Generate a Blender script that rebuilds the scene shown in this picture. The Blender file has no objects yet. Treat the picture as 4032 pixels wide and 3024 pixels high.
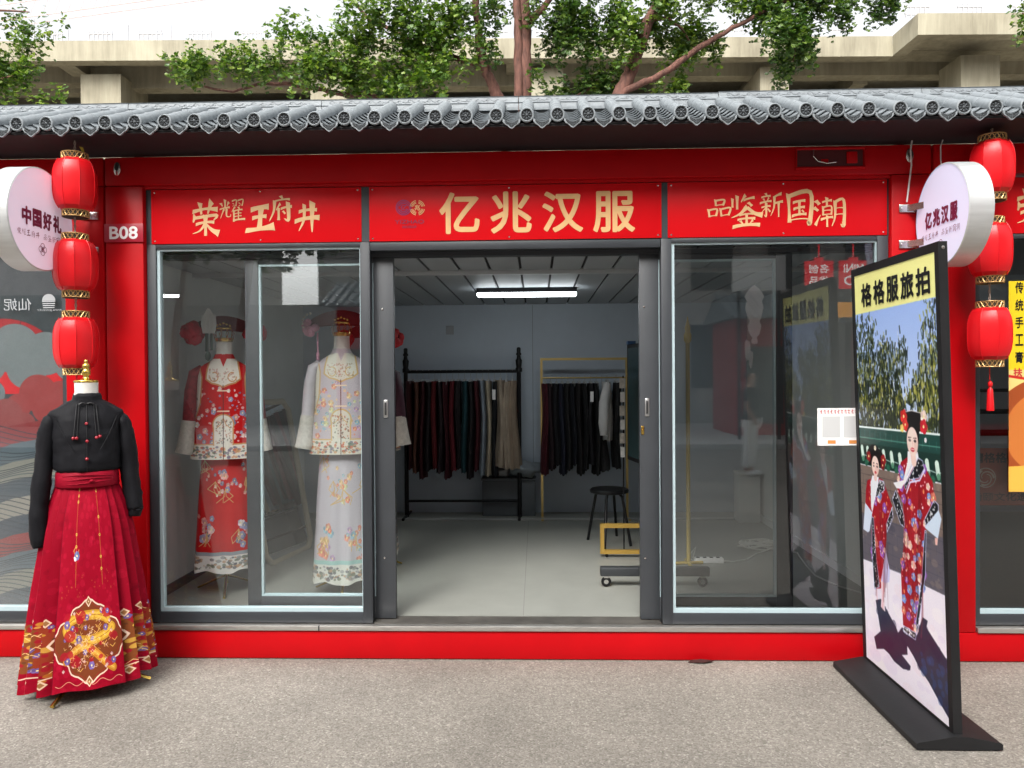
import bpy, bmesh, math, random
import numpy as np
from mathutils import Vector, Matrix, noise as mnoise
rnd = random.Random(7)
C = bpy.context.scene.collection
scene = bpy.context.scene
R_ = math.radians

# ------------------------------------------------------------------ camera, world, sun, exposure
cam_d = bpy.data.cameras.new('camera')
cam = bpy.data.objects.new('camera', cam_d)
C.objects.link(cam)
YAW, PITCH, ROLL = 0.03195447, -0.0110154, -0.00694355
fwd = Vector((-math.sin(YAW)*math.cos(PITCH), math.cos(YAW)*math.cos(PITCH), math.sin(PITCH)))
rgt = Vector((math.cos(YAW), math.sin(YAW), 0.0))
upv = rgt.cross(fwd)
r2 = rgt*math.cos(ROLL) + upv*math.sin(ROLL)
u2 = -rgt*math.sin(ROLL) + upv*math.cos(ROLL)
cam.matrix_world = Matrix(((r2.x, u2.x, -fwd.x, 0.0), (r2.y, u2.y, -fwd.y, -4.4), (r2.z, u2.z, -fwd.z, 1.627), (0, 0, 0, 1)))
cam_d.sensor_width = 36.0
cam_d.lens = 27.0
cam_d.clip_end = 800.0
cam_d.clip_start = 0.05
scene.camera = cam

SUN_EL, SUN_AZ = R_(46), R_(196)          # compass azimuth: behind the camera, a little to its left
world = bpy.data.worlds.new('World')
scene.world = world
world.use_nodes = True
wn = world.node_tree.nodes; wl = world.node_tree.links
bg = wn['Background']
sky = wn.new('ShaderNodeTexSky')
sky.sky_type = 'NISHITA'; sky.sun_disc = False
sky.sun_elevation = SUN_EL; sky.sun_rotation = SUN_AZ
sky.air_density = 1.4; sky.dust_density = 7.0; sky.ozone_density = 1.0
hsv = wn.new('ShaderNodeHueSaturation'); hsv.inputs['Saturation'].default_value = 0.12; hsv.inputs['Value'].default_value = 1.25
wl.new(sky.outputs[0], hsv.inputs['Color']); wl.new(hsv.outputs[0], bg.inputs['Color'])
bg.inputs['Strength'].default_value = 0.15
sun_d = bpy.data.lights.new('sun', 'SUN'); sun_d.energy = 1.0; sun_d.angle = R_(26); sun_d.color = (1.0, .96, .9)
sun = bpy.data.objects.new('sun', sun_d); C.objects.link(sun)
sd = Vector((math.sin(SUN_AZ)*math.cos(SUN_EL), math.cos(SUN_AZ)*math.cos(SUN_EL), math.sin(SUN_EL)))
sun.rotation_euler = sd.to_track_quat('Z', 'Y').to_euler()
sun.location = (0, -10, 20)
vs = scene.view_settings
vs.view_transform = 'Standard'; vs.look = 'None'; vs.gamma = 1.0; vs.use_curve_mapping = False
vs.exposure = 0.95
scene.cycles.max_bounces = 10
scene.cycles.transparent_max_bounces = 24
scene.cycles.use_denoising = True

# ------------------------------------------------------------------ helpers
def lin(r, g, b):
    f = lambda c: (c/255/12.92) if c/255 <= .04045 else ((c/255+.055)/1.055)**2.4
    return (f(r), f(g), f(b))

def mat(name, col, rough=.5, metal=0.0, var=0.0, scale=20.0, bump=0.0, bscale=200.0, coat=0.0, emit=None, es=1.0,
        alpha=1.0, spec=.5, trans=0.0, isl=0.0, stretch=(1, 1, 1)):
    m = bpy.data.materials.new(name); m.use_nodes = True
    n = m.node_tree.nodes; l = m.node_tree.links; b = n['Principled BSDF']
    b.inputs['Base Color'].default_value = (*col, 1); b.inputs['Roughness'].default_value = rough
    b.inputs['Metallic'].default_value = metal; b.inputs['Coat Weight'].default_value = coat
    b.inputs['Specular IOR Level'].default_value = spec
    b.inputs['Alpha'].default_value = alpha; b.inputs['Transmission Weight'].default_value = trans
    if emit:
        b.inputs['Emission Color'].default_value = (*emit, 1); b.inputs['Emission Strength'].default_value = es
    tc = n.new('ShaderNodeTexCoord'); mp = n.new('ShaderNodeMapping'); mp.inputs['Scale'].default_value = stretch
    l.new(tc.outputs['Object'], mp.inputs[0])
    if var:
        t = n.new('ShaderNodeTexNoise'); t.inputs['Scale'].default_value = scale; t.inputs['Detail'].default_value = 6; t.inputs['Roughness'].default_value = .65
        l.new(mp.outputs[0], t.inputs[0])
        mr = n.new('ShaderNodeMapRange'); mr.inputs[1].default_value = .28; mr.inputs[2].default_value = .72
        mr.inputs[3].default_value = 1-var; mr.inputs[4].default_value = 1+var; l.new(t.outputs[0], mr.inputs[0])
        last = mr.outputs[0]
        if isl:
            g = n.new('ShaderNodeNewGeometry'); m2 = n.new('ShaderNodeMapRange'); m2.inputs[3].default_value = 1-isl; m2.inputs[4].default_value = 1+isl
            l.new(g.outputs['Random Per Island'], m2.inputs[0]); mm = n.new('ShaderNodeMath'); mm.operation = 'MULTIPLY'
            l.new(last, mm.inputs[0]); l.new(m2.outputs[0], mm.inputs[1]); last = mm.outputs[0]
        mx = n.new('ShaderNodeVectorMath'); mx.operation = 'SCALE'; mx.inputs[0].default_value = col
        l.new(last, mx.inputs['Scale']); l.new(mx.outputs[0], b.inputs['Base Color'])
        rr = n.new('ShaderNodeMapRange'); rr.inputs[3].default_value = max(.02, rough*.8); rr.inputs[4].default_value = min(1, rough*1.25)
        l.new(t.outputs[0], rr.inputs[0]); l.new(rr.outputs[0], b.inputs['Roughness'])
    if bump:
        t2 = n.new('ShaderNodeTexNoise'); t2.inputs['Scale'].default_value = bscale; t2.inputs['Detail'].default_value = 4
        l.new(mp.outputs[0], t2.inputs[0]); bp = n.new('ShaderNodeBump'); bp.inputs['Strength'].default_value = bump; bp.inputs['Distance'].default_value = .01
        l.new(t2.outputs[0], bp.inputs['Height']); l.new(bp.outputs[0], b.inputs['Normal'])
    return m

def glass_mat(name, tint=(.86, .9, .89), k=1.0):
    m = bpy.data.materials.new(name); m.use_nodes = True
    n = m.node_tree.nodes; l = m.node_tree.links; n.remove(n['Principled BSDF']); out = n['Material Output']
    tr = n.new('ShaderNodeBsdfTransparent'); tr.inputs[0].default_value = (*tint, 1)
    gl = n.new('ShaderNodeBsdfGlossy'); gl.inputs['Roughness'].default_value = 0.0; gl.inputs[0].default_value = (.95, .98, 1, 1)
    fr = n.new('ShaderNodeFresnel'); fr.inputs[0].default_value = 1.52
    mu = n.new('ShaderNodeMath'); mu.operation = 'MULTIPLY'; mu.inputs[1].default_value = k; mu.use_clamp = True
    l.new(fr.outputs[0], mu.inputs[0])
    mx = n.new('ShaderNodeMixShader'); l.new(mu.outputs[0], mx.inputs[0]); l.new(tr.outputs[0], mx.inputs[1]); l.new(gl.outputs[0], mx.inputs[2])
    l.new(mx.outputs[0], out.inputs[0])
    return m

class MB:
    """collects shapes; build() links them as ONE mesh object"""
    def __init__(s): s.v = []; s.f = []; s.uv = {}; s.mi = []; s.cur = 0
    def add(s, vs, fs):
        o = len(s.v); s.v += [tuple(v) for v in vs]
        for f in fs: s.f.append([i+o for i in f]); s.mi.append(s.cur)
        return o
    def box(s, x0, x1, y0, y1, z0, z1, bev=0.0):
        if bev <= 0:
            vs = [(x, y, z) for x in (x0, x1) for y in (y0, y1) for z in (z0, z1)]
            s.add(vs, [(0, 1, 3, 2), (4, 6, 7, 5), (0, 4, 5, 1), (2, 3, 7, 6), (0, 2, 6, 4), (1, 5, 7, 3)]); return s
        bm = bmesh.new(); bmesh.ops.create_cube(bm, size=1)
        for v in bm.verts: v.co = ((x0+x1)/2+v.co.x*(x1-x0), (y0+y1)/2+v.co.y*(y1-y0), (z0+z1)/2+v.co.z*(z1-z0))
        bmesh.ops.bevel(bm, geom=bm.edges[:], offset=bev, segments=2, affect='EDGES', profile=.5)
        bm.verts.index_update(); s.add([v.co[:] for v in bm.verts], [[v.index for v in f.verts] for f in bm.faces]); bm.free(); return s
    def tube(s, pts, r, n=8, caps=True, flat=1.0):
        P = [Vector(p) for p in pts]; rr = r if hasattr(r, '__len__') else [r]*len(P)
        vs = []; prev = None
        for i, p in enumerate(P):
            d = (P[min(i+1, len(P)-1)]-P[max(i-1, 0)]).normalized()
            if prev is None:
                a = Vector((0, 0, 1)) if abs(d.z) < .9 else Vector((1, 0, 0)); u = d.cross(a).normalized()
            else: u = (prev-d*prev.dot(d)).normalized()
            w = d.cross(u); prev = u
            for k in range(n):
                t = 2*math.pi*k/n; vs.append(p+u*math.cos(t)*rr[i]+w*math.sin(t)*rr[i]*flat)
        fs = [(i*n+k, i*n+(k+1) % n, (i+1)*n+(k+1) % n, (i+1)*n+k) for i in range(len(P)-1) for k in range(n)]
        if caps: fs += [list(range(n))[::-1], [(len(P)-1)*n+k for k in range(n)]]
        s.add(vs, fs); return s
    def lathe(s, prof, c=(0, 0, 0), n=20, axis='z', sx=1.0, sy=1.0, caps=True):
        vs = []
        for r, h in prof:
            for k in range(n):
                t = 2*math.pi*k/n; a, b = r*math.cos(t)*sx, r*math.sin(t)*sy
                vs.append({'z': (c[0]+a, c[1]+b, c[2]+h), 'x': (c[0]+h, c[1]+a, c[2]+b), 'y': (c[0]+a, c[1]+h, c[2]-b)}[axis])
        m = len(prof)
        fs = [(i*n+k, i*n+(k+1) % n, (i+1)*n+(k+1) % n, (i+1)*n+k) for i in range(m-1) for k in range(n)]
        if caps: fs += [list(range(n))[::-1], [(m-1)*n+k for k in range(n)]]
        s.add(vs, fs); return s
    def prism(s, pts2, y0, y1):
        """outline in x,z extruded along y"""
        n = len(pts2); vs = [(x, y0, z) for x, z in pts2]+[(x, y1, z) for x, z in pts2]
        s.add(vs, [list(range(n)), [n+i for i in range(n)][::-1]]+[(i, n+i, n+(i+1) % n, (i+1) % n) for i in range(n)]); return s
    def ball(s, c, r, n=10, m=6, sz=1.0):
        return s.lathe([(r*math.sin(math.pi*(i+.02)/(m+.04)) if 0 < i < m else r*.02, -r*sz*math.cos(math.pi*i/m)) for i in range(m+1)], c, n)
    def grid(s, nu, nv, fn, closed=False):
        """fn(u,v) -> xyz ; writes uv"""
        vs = [fn(i/nu, j/nv) for j in range(nv+1) for i in range(nu+1)]
        fs = [(j*(nu+1)+i, j*(nu+1)+i+1, (j+1)*(nu+1)+i+1, (j+1)*(nu+1)+i) for j in range(nv) for i in range(nu)]
        base = len(s.f); s.add(vs, fs)
        for q, (j, i) in enumerate((j, i) for j in range(nv) for i in range(nu)):
            s.uv[base+q] = [(i/nu, j/nv), ((i+1)/nu, j/nv), ((i+1)/nu, (j+1)/nv), (i/nu, (j+1)/nv)]
        return s
    def build(s, name, m, parent=None, smooth=None, M=None):
        me = bpy.data.meshes.new(name)
        off = Vector((0, 0, 0))
        if parent is not None and M is None:
            p = parent
            while p is not None: off = off+p.location; p = p.parent
        vs = [tuple(Vector(v)-off) for v in s.v] if M is None else [tuple(M @ Vector(v)) for v in s.v]
        me.from_pydata(vs, [], s.f)
        for mm in (m if isinstance(m, (list, tuple)) else [m]): me.materials.append(mm)
        if any(s.mi): me.polygons.foreach_set('material_index', s.mi)
        if s.uv:
            uvl = me.uv_layers.new(name='uv')
            for pi, uvs in s.uv.items():
                for k, li in enumerate(me.polygons[pi].loop_indices): uvl.data[li].uv = uvs[k]
        bm = bmesh.new(); bm.from_mesh(me); bmesh.ops.recalc_face_normals(bm, faces=bm.faces[:]); bm.to_mesh(me); bm.free()
        if smooth is not None:
            me.polygons.foreach_set('use_smooth', [True]*len(me.polygons))
            if smooth < 180: me.set_sharp_from_angle(angle=R_(smooth))
        me.update()
        o = bpy.data.objects.new(name, me); C.objects.link(o)
        if parent is not None: o.parent = parent
        return o

def thing(name, label, cat, loc=(0, 0, 0), group=None, rz=0.0):
    o = bpy.data.objects.new(name, None); C.objects.link(o); o.location = loc; o.rotation_euler = (0, 0, rz)
    o.empty_display_size = .1; o['label'] = label; o['category'] = cat
    if group: o['group'] = group
    return o
def tag(o, label, cat, group=None):
    o['label'] = label; o['category'] = cat
    if group: o['group'] = group
    return o
def structure(o): o['kind'] = 'structure'; return o
def stuff(o): o['kind'] = 'stuff'; return o
def dup(o, parent=None, loc=None):
    c = o.copy(); C.objects.link(c); c.parent = parent
    if loc is not None: c.location = loc
    for ch in list(o.children): dup(ch, c)
    return c
def place(o, x=None, y=None, z=None): return o

# flat lettering / print: 2-D shapes carried to a plane given by origin, right, up
def plane(O, Rv, Uv): return Vector(O), Vector(Rv).normalized(), Vector(Uv).normalized()
FRONT = lambda y: plane((0, y, 0), (1, 0, 0), (0, 0, 1))
def flat(name, verts2, faces, pl, m, parent, off=.0):
    O, Rv, Uv = pl; N = Rv.cross(Uv)
    b = MB(); b.add([O+Rv*q[0]+Uv*q[1]+N*(off+(q[2] if len(q) > 2 else 0)) for q in verts2], faces); 
    me = bpy.data.meshes.new(name); po = Vector((0, 0, 0)); p = parent
    while p is not None: po = po+p.location; p = p.parent
    me.from_pydata([tuple(Vector(v)-po) for v in b.v], [], b.f); me.materials.append(m); me.update()
    o = bpy.data.objects.new(name, me); C.objects.link(o); o.parent = parent
    return o
_tc = {}
def text2d(body, bold=0.0):
    key = (body, bold)
    if key in _tc: return _tc[key]
    c = bpy.data.curves.new('t', 'FONT'); c.body = body; c.offset = bold; c.resolution_u = 4
    o = bpy.data.objects.new('t', c); C.objects.link(o); bpy.context.view_layer.update()
    me = bpy.data.meshes.new_from_object(o.evaluated_get(bpy.context.evaluated_depsgraph_get()))
    V = np.array([(v.co.x, v.co.y) for v in me.vertices]); F = [list(p.vertices) for p in me.polygons]
    mn, mx = V.min(0), V.max(0); V = (V-mn)/(mx-mn)
    bpy.data.objects.remove(o); bpy.data.curves.remove(c); bpy.data.meshes.remove(me)
    _tc[key] = (V, F); return V, F
def fit(body, x0, x1, z0, z1, bold=0.0, mirror=False):
    """glyphs fitted to a rectangle; weight is added by layering slightly shifted copies, each a hair in front of the last"""
    V, F = text2d(body); X = (1-V[:, 0]) if mirror else V[:, 0]
    F = [f[::-1] for f in F] if mirror else F
    d = bold*(z1-z0)
    x0 += d; x1 -= d; z0 += d; z1 -= d
    sh = [(0, 0)]+([(d*math.cos(k*math.pi/4), d*math.sin(k*math.pi/4)) for k in range(8)] if bold else [])
    vs, fs = [], []
    for k, (dx, dz) in enumerate(sh):
        o = len(vs); vs += [(x0+a*(x1-x0)+dx, z0+b*(z1-z0)+dz, .00004*k) for a, b in zip(X.tolist(), V[:, 1].tolist())]
        fs += [[i+o for i in f] for f in F]
    return vs, fs
def lettering(name, items, pl, m, parent, off=.002):
    vs, fs = [], []
    for v, f in items:
        o = len(vs); vs += v; fs += [[i+o for i in q] for q in f]
    return flat(name, vs, fs, pl, m, parent, off)

# brush characters: strokes of (x, y down, width) in a 100 box
BR = {
'荣': [[(8,30,7),(50,22,6),(92,24,8)],[(32,8,9),(36,38,5)],[(70,4,10),(58,36,4)],[(14,44,9),(8,60,4)],[(14,48,6),(88,40,7),(78,54,3)],[(18,66,6),(80,60,6)],[(50,44,9),(50,98,6)],[(48,66,7),(30,84,5),(6,92,2)],[(54,66,4),(72,82,8),(96,92,10)]],
'耀': [[(22,8,7),(22,38,5)],[(6,22,7),(12,34,4)],[(36,18,7),(30,32,3)],[(2,46,5),(40,38,6)],[(18,46,6),(4,84,2)],[(28,44,6),(28,74,5),(42,76,4),(44,66,2)],[(50,12,5),(66,8,5),(64,34,4)],[(52,22,4),(58,26,3)],[(52,34,3),(60,30,3)],[(72,10,5),(92,6,5),(88,32,4)],[(76,20,4),(82,24,3)],[(76,32,3),(84,28,3)],[(60,38,6),(48,58,2)],[(56,50,6),(56,98,5)],[(74,38,6),(78,46,4)],[(56,54,5),(90,48,5)],[(58,66,4),(86,62,4)],[(58,78,4),(86,74,4)],[(54,94,6),(100,88,6)],[(74,48,5),(74,92,4)]],
'王': [[(22,18,9),(80,8,10)],[(26,48,8),(72,42,8)],[(54,14,10),(48,84,9)],[(4,92,9),(50,86,9),(98,78,12)]],
'府': [[(50,2,8),(56,12,6)],[(22,22,5),(86,14,6)],[(24,22,8),(20,60,7),(2,98,2)],[(46,32,7),(30,56,3)],[(40,48,7),(40,94,7)],[(50,50,6),(94,42,7)],[(78,28,9),(80,92,9),(62,88,2)],[(58,60,6),(66,70,6)]],
'井': [[(18,30,7),(88,24,7)],[(2,62,8),(98,50,9)],[(38,8,8),(36,56,8),(16,94,2)],[(70,2,11),(68,60,9),(68,98,3)]],
'品': [[(34,6,7),(36,36,6)],[(34,10,6),(70,6,7),(64,34,6)],[(38,34,5),(64,30,5)],[(6,54,7),(10,92,6)],[(6,58,6),(40,52,7),(36,86,6)],[(10,88,5),(38,84,5)],[(54,50,7),(58,88,6)],[(54,54,6),(94,46,7),(86,84,6)],[(58,86,5),(88,80,5)]],
'鉴': [[(8,12,6),(8,38,5)],[(22,4,7),(22,44,5)],[(46,2,7),(34,22,3)],[(42,16,5),(74,8,6)],[(56,24,6),(66,34,6)],[(50,38,8),(30,58,6),(4,70,2)],[(52,38,6),(74,56,8),(98,62,9)],[(30,62,5),(70,58,5)],[(24,76,5),(76,72,6)],[(50,58,6),(50,92,6)],[(32,80,6),(38,88,4)],[(68,78,6),(60,88,3)],[(10,98,7),(90,92,7)]],
'新': [[(26,2,7),(30,10,5)],[(8,18,5),(46,12,6)],[(16,24,6),(20,32,4)],[(38,20,6),(32,32,3)],[(2,42,6),(50,34,6)],[(8,60,5),(46,54,6)],[(27,42,7),(27,96,6),(18,90,2)],[(24,64,5),(6,84,2)],[(34,66,5),(44,78,6)],[(90,4,8),(60,18,5)],[(62,18,7),(60,60,6),(46,96,2)],[(62,44,6),(98,36,7)],[(80,42,7),(80,100,4)]],
'国': [[(10,10,9),(12,50,7),(14,96,8)],[(10,14,7),(90,2,9),(88,96,10),(78,92,3)],[(28,34,6),(72,28,6)],[(30,54,6),(70,48,6)],[(24,76,6),(76,70,6)],[(50,30,7),(50,74,6)],[(60,58,5),(66,64,5)],[(14,90,4),(84,86,4)]],
'潮': [[(6,10,8),(16,22,7)],[(0,34,8),(12,44,6)],[(4,92,7),(20,58,2)],[(26,14,5),(56,8,6)],[(40,0,7),(40,28,5)],[(28,30,6),(28,60,5)],[(28,32,5),(54,28,5),(54,58,5)],[(28,44,4),(54,42,4)],[(28,58,4),(54,56,4)],[(22,74,6),(60,66,6)],[(41,62,6),(41,100,5)],[(66,12,7),(66,64,6),(56,98,2)],[(66,14,6),(94,8,7),(94,94,8),(84,90,2)],[(68,36,4),(92,34,4)],[(68,58,4),(92,56,4)]],
}
def ribbon(st):
    """one brush stroke as quads with swelling width and slanted ends"""
    pts = []; S_ = [st[0]]+list(st)+[st[-1]]
    for q in range(len(st)-1):
        p0, p1, p2, p3 = S_[q:q+4]
        for k in range(5):
            t = k/5; cr = lambda i: .5*(2*p1[i]+(p2[i]-p0[i])*t+(2*p0[i]-5*p1[i]+4*p2[i]-p3[i])*t*t+(3*p1[i]-p0[i]-3*p2[i]+p3[i])*t**3)
            pts.append((cr(0), cr(1), p1[2]*(1-t)+p2[2]*t))
    pts.append(st[-1]); vs = []; N = len(pts)
    if len(st) < 3 and abs(st[0][0]-st[1][0]) > 3: pts = [(x, y-.05*math.hypot(st[1][0]-st[0][0], st[1][1]-st[0][1])*math.sin(math.pi*i/(N-1)), w) for i, (x, y, w) in enumerate(pts)]
    pts = [(x, y, w*(1.0-.30*math.sin(math.pi*i/(N-1)))) for i, (x, y, w) in enumerate(pts)]
    for i, (x, y, w) in enumerate(pts):
        x0, y0, _ = pts[max(0, i-1)]; x1, y1, _ = pts[min(N-1, i+1)]
        d = math.hypot(x1-x0, y1-y0) or 1; nx, ny = -(y1-y0)/d, (x1-x0)/d
        s = .45 if i == 0 else .5; sk = (.35*w if i == 0 else 0)
        tx, ty = (x1-x0)/d, (y1-y0)/d
        vs.append((x+nx*w*s-tx*sk, y+ny*w*s-ty*sk)); vs.append((x-nx*w*s, y-ny*w*s))
    return vs, [(2*i, 2*i+1, 2*i+3, 2*i+2) for i in range(N-1)]
def brush(ch, x0, x1, z0, z1, fat=2.1):
    vs, fs = [], []
    for kk, st in enumerate(BR[ch]):
        v, f = ribbon([(x, y, w*fat) for x, y, w in [(a, b_, .75*c*(c/6)**.7) for a, b_, c in st]]); o = len(vs)
        vs += [(x0+(x1-x0)*x/100, z1-(z1-z0)*y/100, .00006*kk) for x, y in v]; fs += [[i+o for i in q] for q in f]
    return vs, fs
def disc2(cx, cz, r, n=16, sx=1.0): return [(cx+r*sx*math.cos(2*math.pi*k/n), cz+r*math.sin(2*math.pi*k/n)) for k in range(n)], [list(range(n))]
def ring2(cx, cz, r0, r1, n=24, a0=0.0, a1=360.0):
    full = a1-a0 >= 360; m = n if full else n+1
    vs = []
    for k in range(m):
        t = R_(a0+(a1-a0)*k/n); vs += [(cx+r0*math.cos(t), cz+r0*math.sin(t)), (cx+r1*math.cos(t), cz+r1*math.sin(t))]
    return vs, [(2*k, 2*k+1, (2*k+3) % (2*m), (2*k+2) % (2*m)) for k in range(n)]
def rect2(x0, x1, z0, z1): return [(x0, z0), (x1, z0), (x1, z1), (x0, z1)], [(0, 1, 2, 3)]

# painted print (cloth patterns, posters): polygons and strokes drawn into a pixel array
class Canvas:
    def __init__(s, w, h, col):
        s.w, s.h = w, h; s.a = np.zeros((h, w, 3), np.float32); s.a[:] = np.array(col)/255.
        s.rs = np.random.RandomState(5)
    def _blend(s, y0, y1, x0, x1, mask, col, al=1.0):
        if y1 <= y0 or x1 <= x0: return
        c = np.array(col, np.float32)/255.; m = (mask*al)[..., None]
        s.a[y0:y1, x0:x1] = s.a[y0:y1, x0:x1]*(1-m)+c*m
    def poly(s, pts, col, al=1.0):
        P = np.array(pts, np.float32)*np.array([s.w, s.h])
        x0, y0 = np.maximum(np.floor(P.min(0)).astype(int)-1, 0); x1 = min(int(P[:, 0].max())+2, s.w); y1 = min(int(P[:, 1].max())+2, s.h)
        if x1 <= x0 or y1 <= y0: return
        m = np.zeros((y1-y0, x1-x0), np.float32)
        for ox, oy in ((.25, .25), (.75, .25), (.25, .75), (.75, .75)):
            X, Y = np.meshgrid(np.arange(x0, x1)+ox, np.arange(y0, y1)+oy); ins = np.zeros(X.shape, bool)
            for (ax, ay), (bx, by) in zip(P, np.roll(P, -1, 0)):
                if ay == by: continue
                c = (ay > Y) != (by > Y); ins ^= c & (X < (bx-ax)*(Y-ay)/(by-ay)+ax)
            m += ins*.25
        s._blend(y0, y1, x0, x1, m, col, al)
    def line(s, pts, w, col, al=1.0):
        """w in pixels"""
        P = np.array(pts, np.float32)*np.array([s.w, s.h])
        x0 = max(int(P[:, 0].min()-w-1), 0); x1 = min(int(P[:, 0].max()+w+2), s.w); y0 = max(int(P[:, 1].min()-w-1), 0); y1 = min(int(P[:, 1].max()+w+2), s.h)
        if x1 <= x0 or y1 <= y0: return
        X, Y = np.meshgrid(np.arange(x0, x1)+.5, np.arange(y0, y1)+.5); d = np.full(X.shape, 1e9, np.float32)
        for (ax, ay), (bx, by) in zip(P[:-1], P[1:]):
            dx, dy = bx-ax, by-ay; L = dx*dx+dy*dy+1e-6; t = np.clip(((X-ax)*dx+(Y-ay)*dy)/L, 0, 1)
            d = np.minimum(d, np.hypot(X-ax-t*dx, Y-ay-t*dy))
        s._blend(y0, y1, x0, x1, np.clip(w/2-d+.5, 0, 1), col, al)
    def disc(s, cx, cy, r, col, al=1.0, sx=1.0):
        """r in pixels"""
        cx *= s.w; cy *= s.h; x0 = max(int(cx-r*sx-2), 0); x1 = min(int(cx+r*sx+3), s.w); y0 = max(int(cy-r-2), 0); y1 = min(int(cy+r+3), s.h)
        if x1 <= x0 or y1 <= y0: return
        X, Y = np.meshgrid(np.arange(x0, x1)+.5, np.arange(y0, y1)+.5)
        s._blend(y0, y1, x0, x1, np.clip(r-np.hypot((X-cx)/sx, Y-cy)+.5, 0, 1), col, al)
    def flower(s, cx, cy, r, col, heart=(240, 220, 150), n=5, al=1.0, rot=0.0):
        for k in range(n):
            t = rot+2*math.pi*k/n
            s.disc(cx+math.cos(t)*r*.55/s.w, cy+math.sin(t)*r*.55/s.h, r*.5, [min(255, c*(.88+.2*((k*7) % 3)/2)) for c in col], al)
        s.disc(cx, cy, r*.24, heart, al)
    def spots(s, n, box, r, cols, al=1.0, sx=1.0):
        for k in range(n):
            s.disc(s.rs.uniform(box[0], box[2]), s.rs.uniform(box[1], box[3]), s.rs.uniform(*r), cols[s.rs.randint(len(cols))], al, sx)
    def grain(s, amt):
        s.a *= 1+amt*(s.rs.rand(s.h, s.w, 1)-.5)
    def material(s, name, rough=.7, bump=.0, bscale=300., sheen=0.0, spec=.3, coat=0.0):
        img = bpy.data.images.new(name, s.w, s.h); px = np.ones((s.h, s.w, 4), np.float32); px[..., :3] = np.clip(s.a, 0, 1)[::-1]
        img.pixels.foreach_set(px.ravel()); img.update(); img.pack()
        m = mat(name, (.5, .5, .5), rough, bump=bump, bscale=bscale, spec=spec, coat=coat)
        n = m.node_tree.nodes; t = n.new('ShaderNodeTexImage'); t.image = img; t.extension = 'EXTEND'
        uv = n.new('ShaderNodeUVMap'); m.node_tree.links.new(uv.outputs[0], t.inputs[0])
        m.node_tree.links.new(t.outputs[0], n['Principled BSDF'].inputs['Base Color'])
        n['Principled BSDF'].inputs['Sheen Weight'].default_value = sheen
        return m

# ------------------------------------------------------------------ materials
RED = mat('red_painted_steel', (.44, .002, .005), .38, var=.10, scale=2.2, bump=.012, bscale=25, spec=.16)
SIGNRED = mat('red_acrylic_sign', (.60, .004, .008), .38, var=.03, scale=2, spec=.15)
PLATERED = mat('dull_red_plate', (.36, .012, .03), .4)
FRAME = mat('dark_grey_aluminium', (.030, .034, .040), .45, var=.08, scale=6, metal=.0, bump=.02, bscale=60)
FRAME2 = mat('door_leaf_grey', (.042, .046, .052), .45, var=.08, scale=6, bump=.02, bscale=60)
GASKET = mat('pale_blue_gasket', (.42, .53, .56), .35)
SILL = mat('brushed_sill_metal', (.55, .53, .50), .38, metal=.85, var=.15, scale=9, stretch=(1, 8, 8))
BLACKGAP = mat('black_rubber', (.012, .012, .013), .7)
GOLDLET = mat('matt_gold_vinyl', (.71, .42, .185), .45, var=.05, scale=30)
GOLDPALE = mat('pale_gold_vinyl', (.72, .46, .23), .45, var=.10, scale=14)
WHITE = mat('white_plastic', (.8, .8, .8), .45)
SCREW = mat('bright_screw_metal', (.7, .68, .66), .25, metal=1)
GLASS = glass_mat('clear_window_glass', (.95, .975, .97), 2.3)
WALLIN = mat('blue_grey_wall_panel', (.47, .54, .62), .5, var=.05, scale=3)
WALLSIDE = mat('pale_grey_wall_panel', (.70, .72, .71), .5, var=.05, scale=3)
CEIL = mat('grey_ceiling_panel', (.34, .365, .39), .5, var=.05, scale=4)
DARK = mat('dark_seam', (.02, .02, .022), .8)
FLOORIN = mat('grey_vinyl_floor', (.285, .29, .262), .38, var=.09, scale=5, bump=.02, bscale=40)
TILE = mat('grey_resin_tile', (.20, .222, .237), .55, var=.22, scale=28, bump=.08, bscale=120)
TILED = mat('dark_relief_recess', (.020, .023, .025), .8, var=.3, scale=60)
TILEM = mat('mid_grey_relief', (.085, .095, .105), .6, var=.25, scale=60)
SOFFIT = mat('dark_soffit_board', (.014, .010, .012), .6, var=.2, scale=3)
BLACK = mat('black_metal', (.009, .009, .010), .42, spec=.25, bump=.02, bscale=80)
BRASS = mat('polished_brass', (.72, .50, .12), .22, metal=1.0, var=.1, scale=20)
LANT = mat('red_lantern_plastic', (.62, .006, .011), .36, var=.04, scale=8, spec=.35)
LCOLL = mat('bronze_gold_lattice', (.48, .30, .12), .38, metal=.6)
LDARK = mat('dark_lattice_core', (.035, .022, .012), .7)
ALU = mat('brushed_aluminium_rim', (.62, .63, .63), .42, metal=.55, var=.08, scale=4, stretch=(1, 1, 12))
PURPLE = mat('dark_red_print', (.19, .008, .05), .5)
CORD = mat('tan_cord', (.42, .33, .28), .8)
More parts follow.
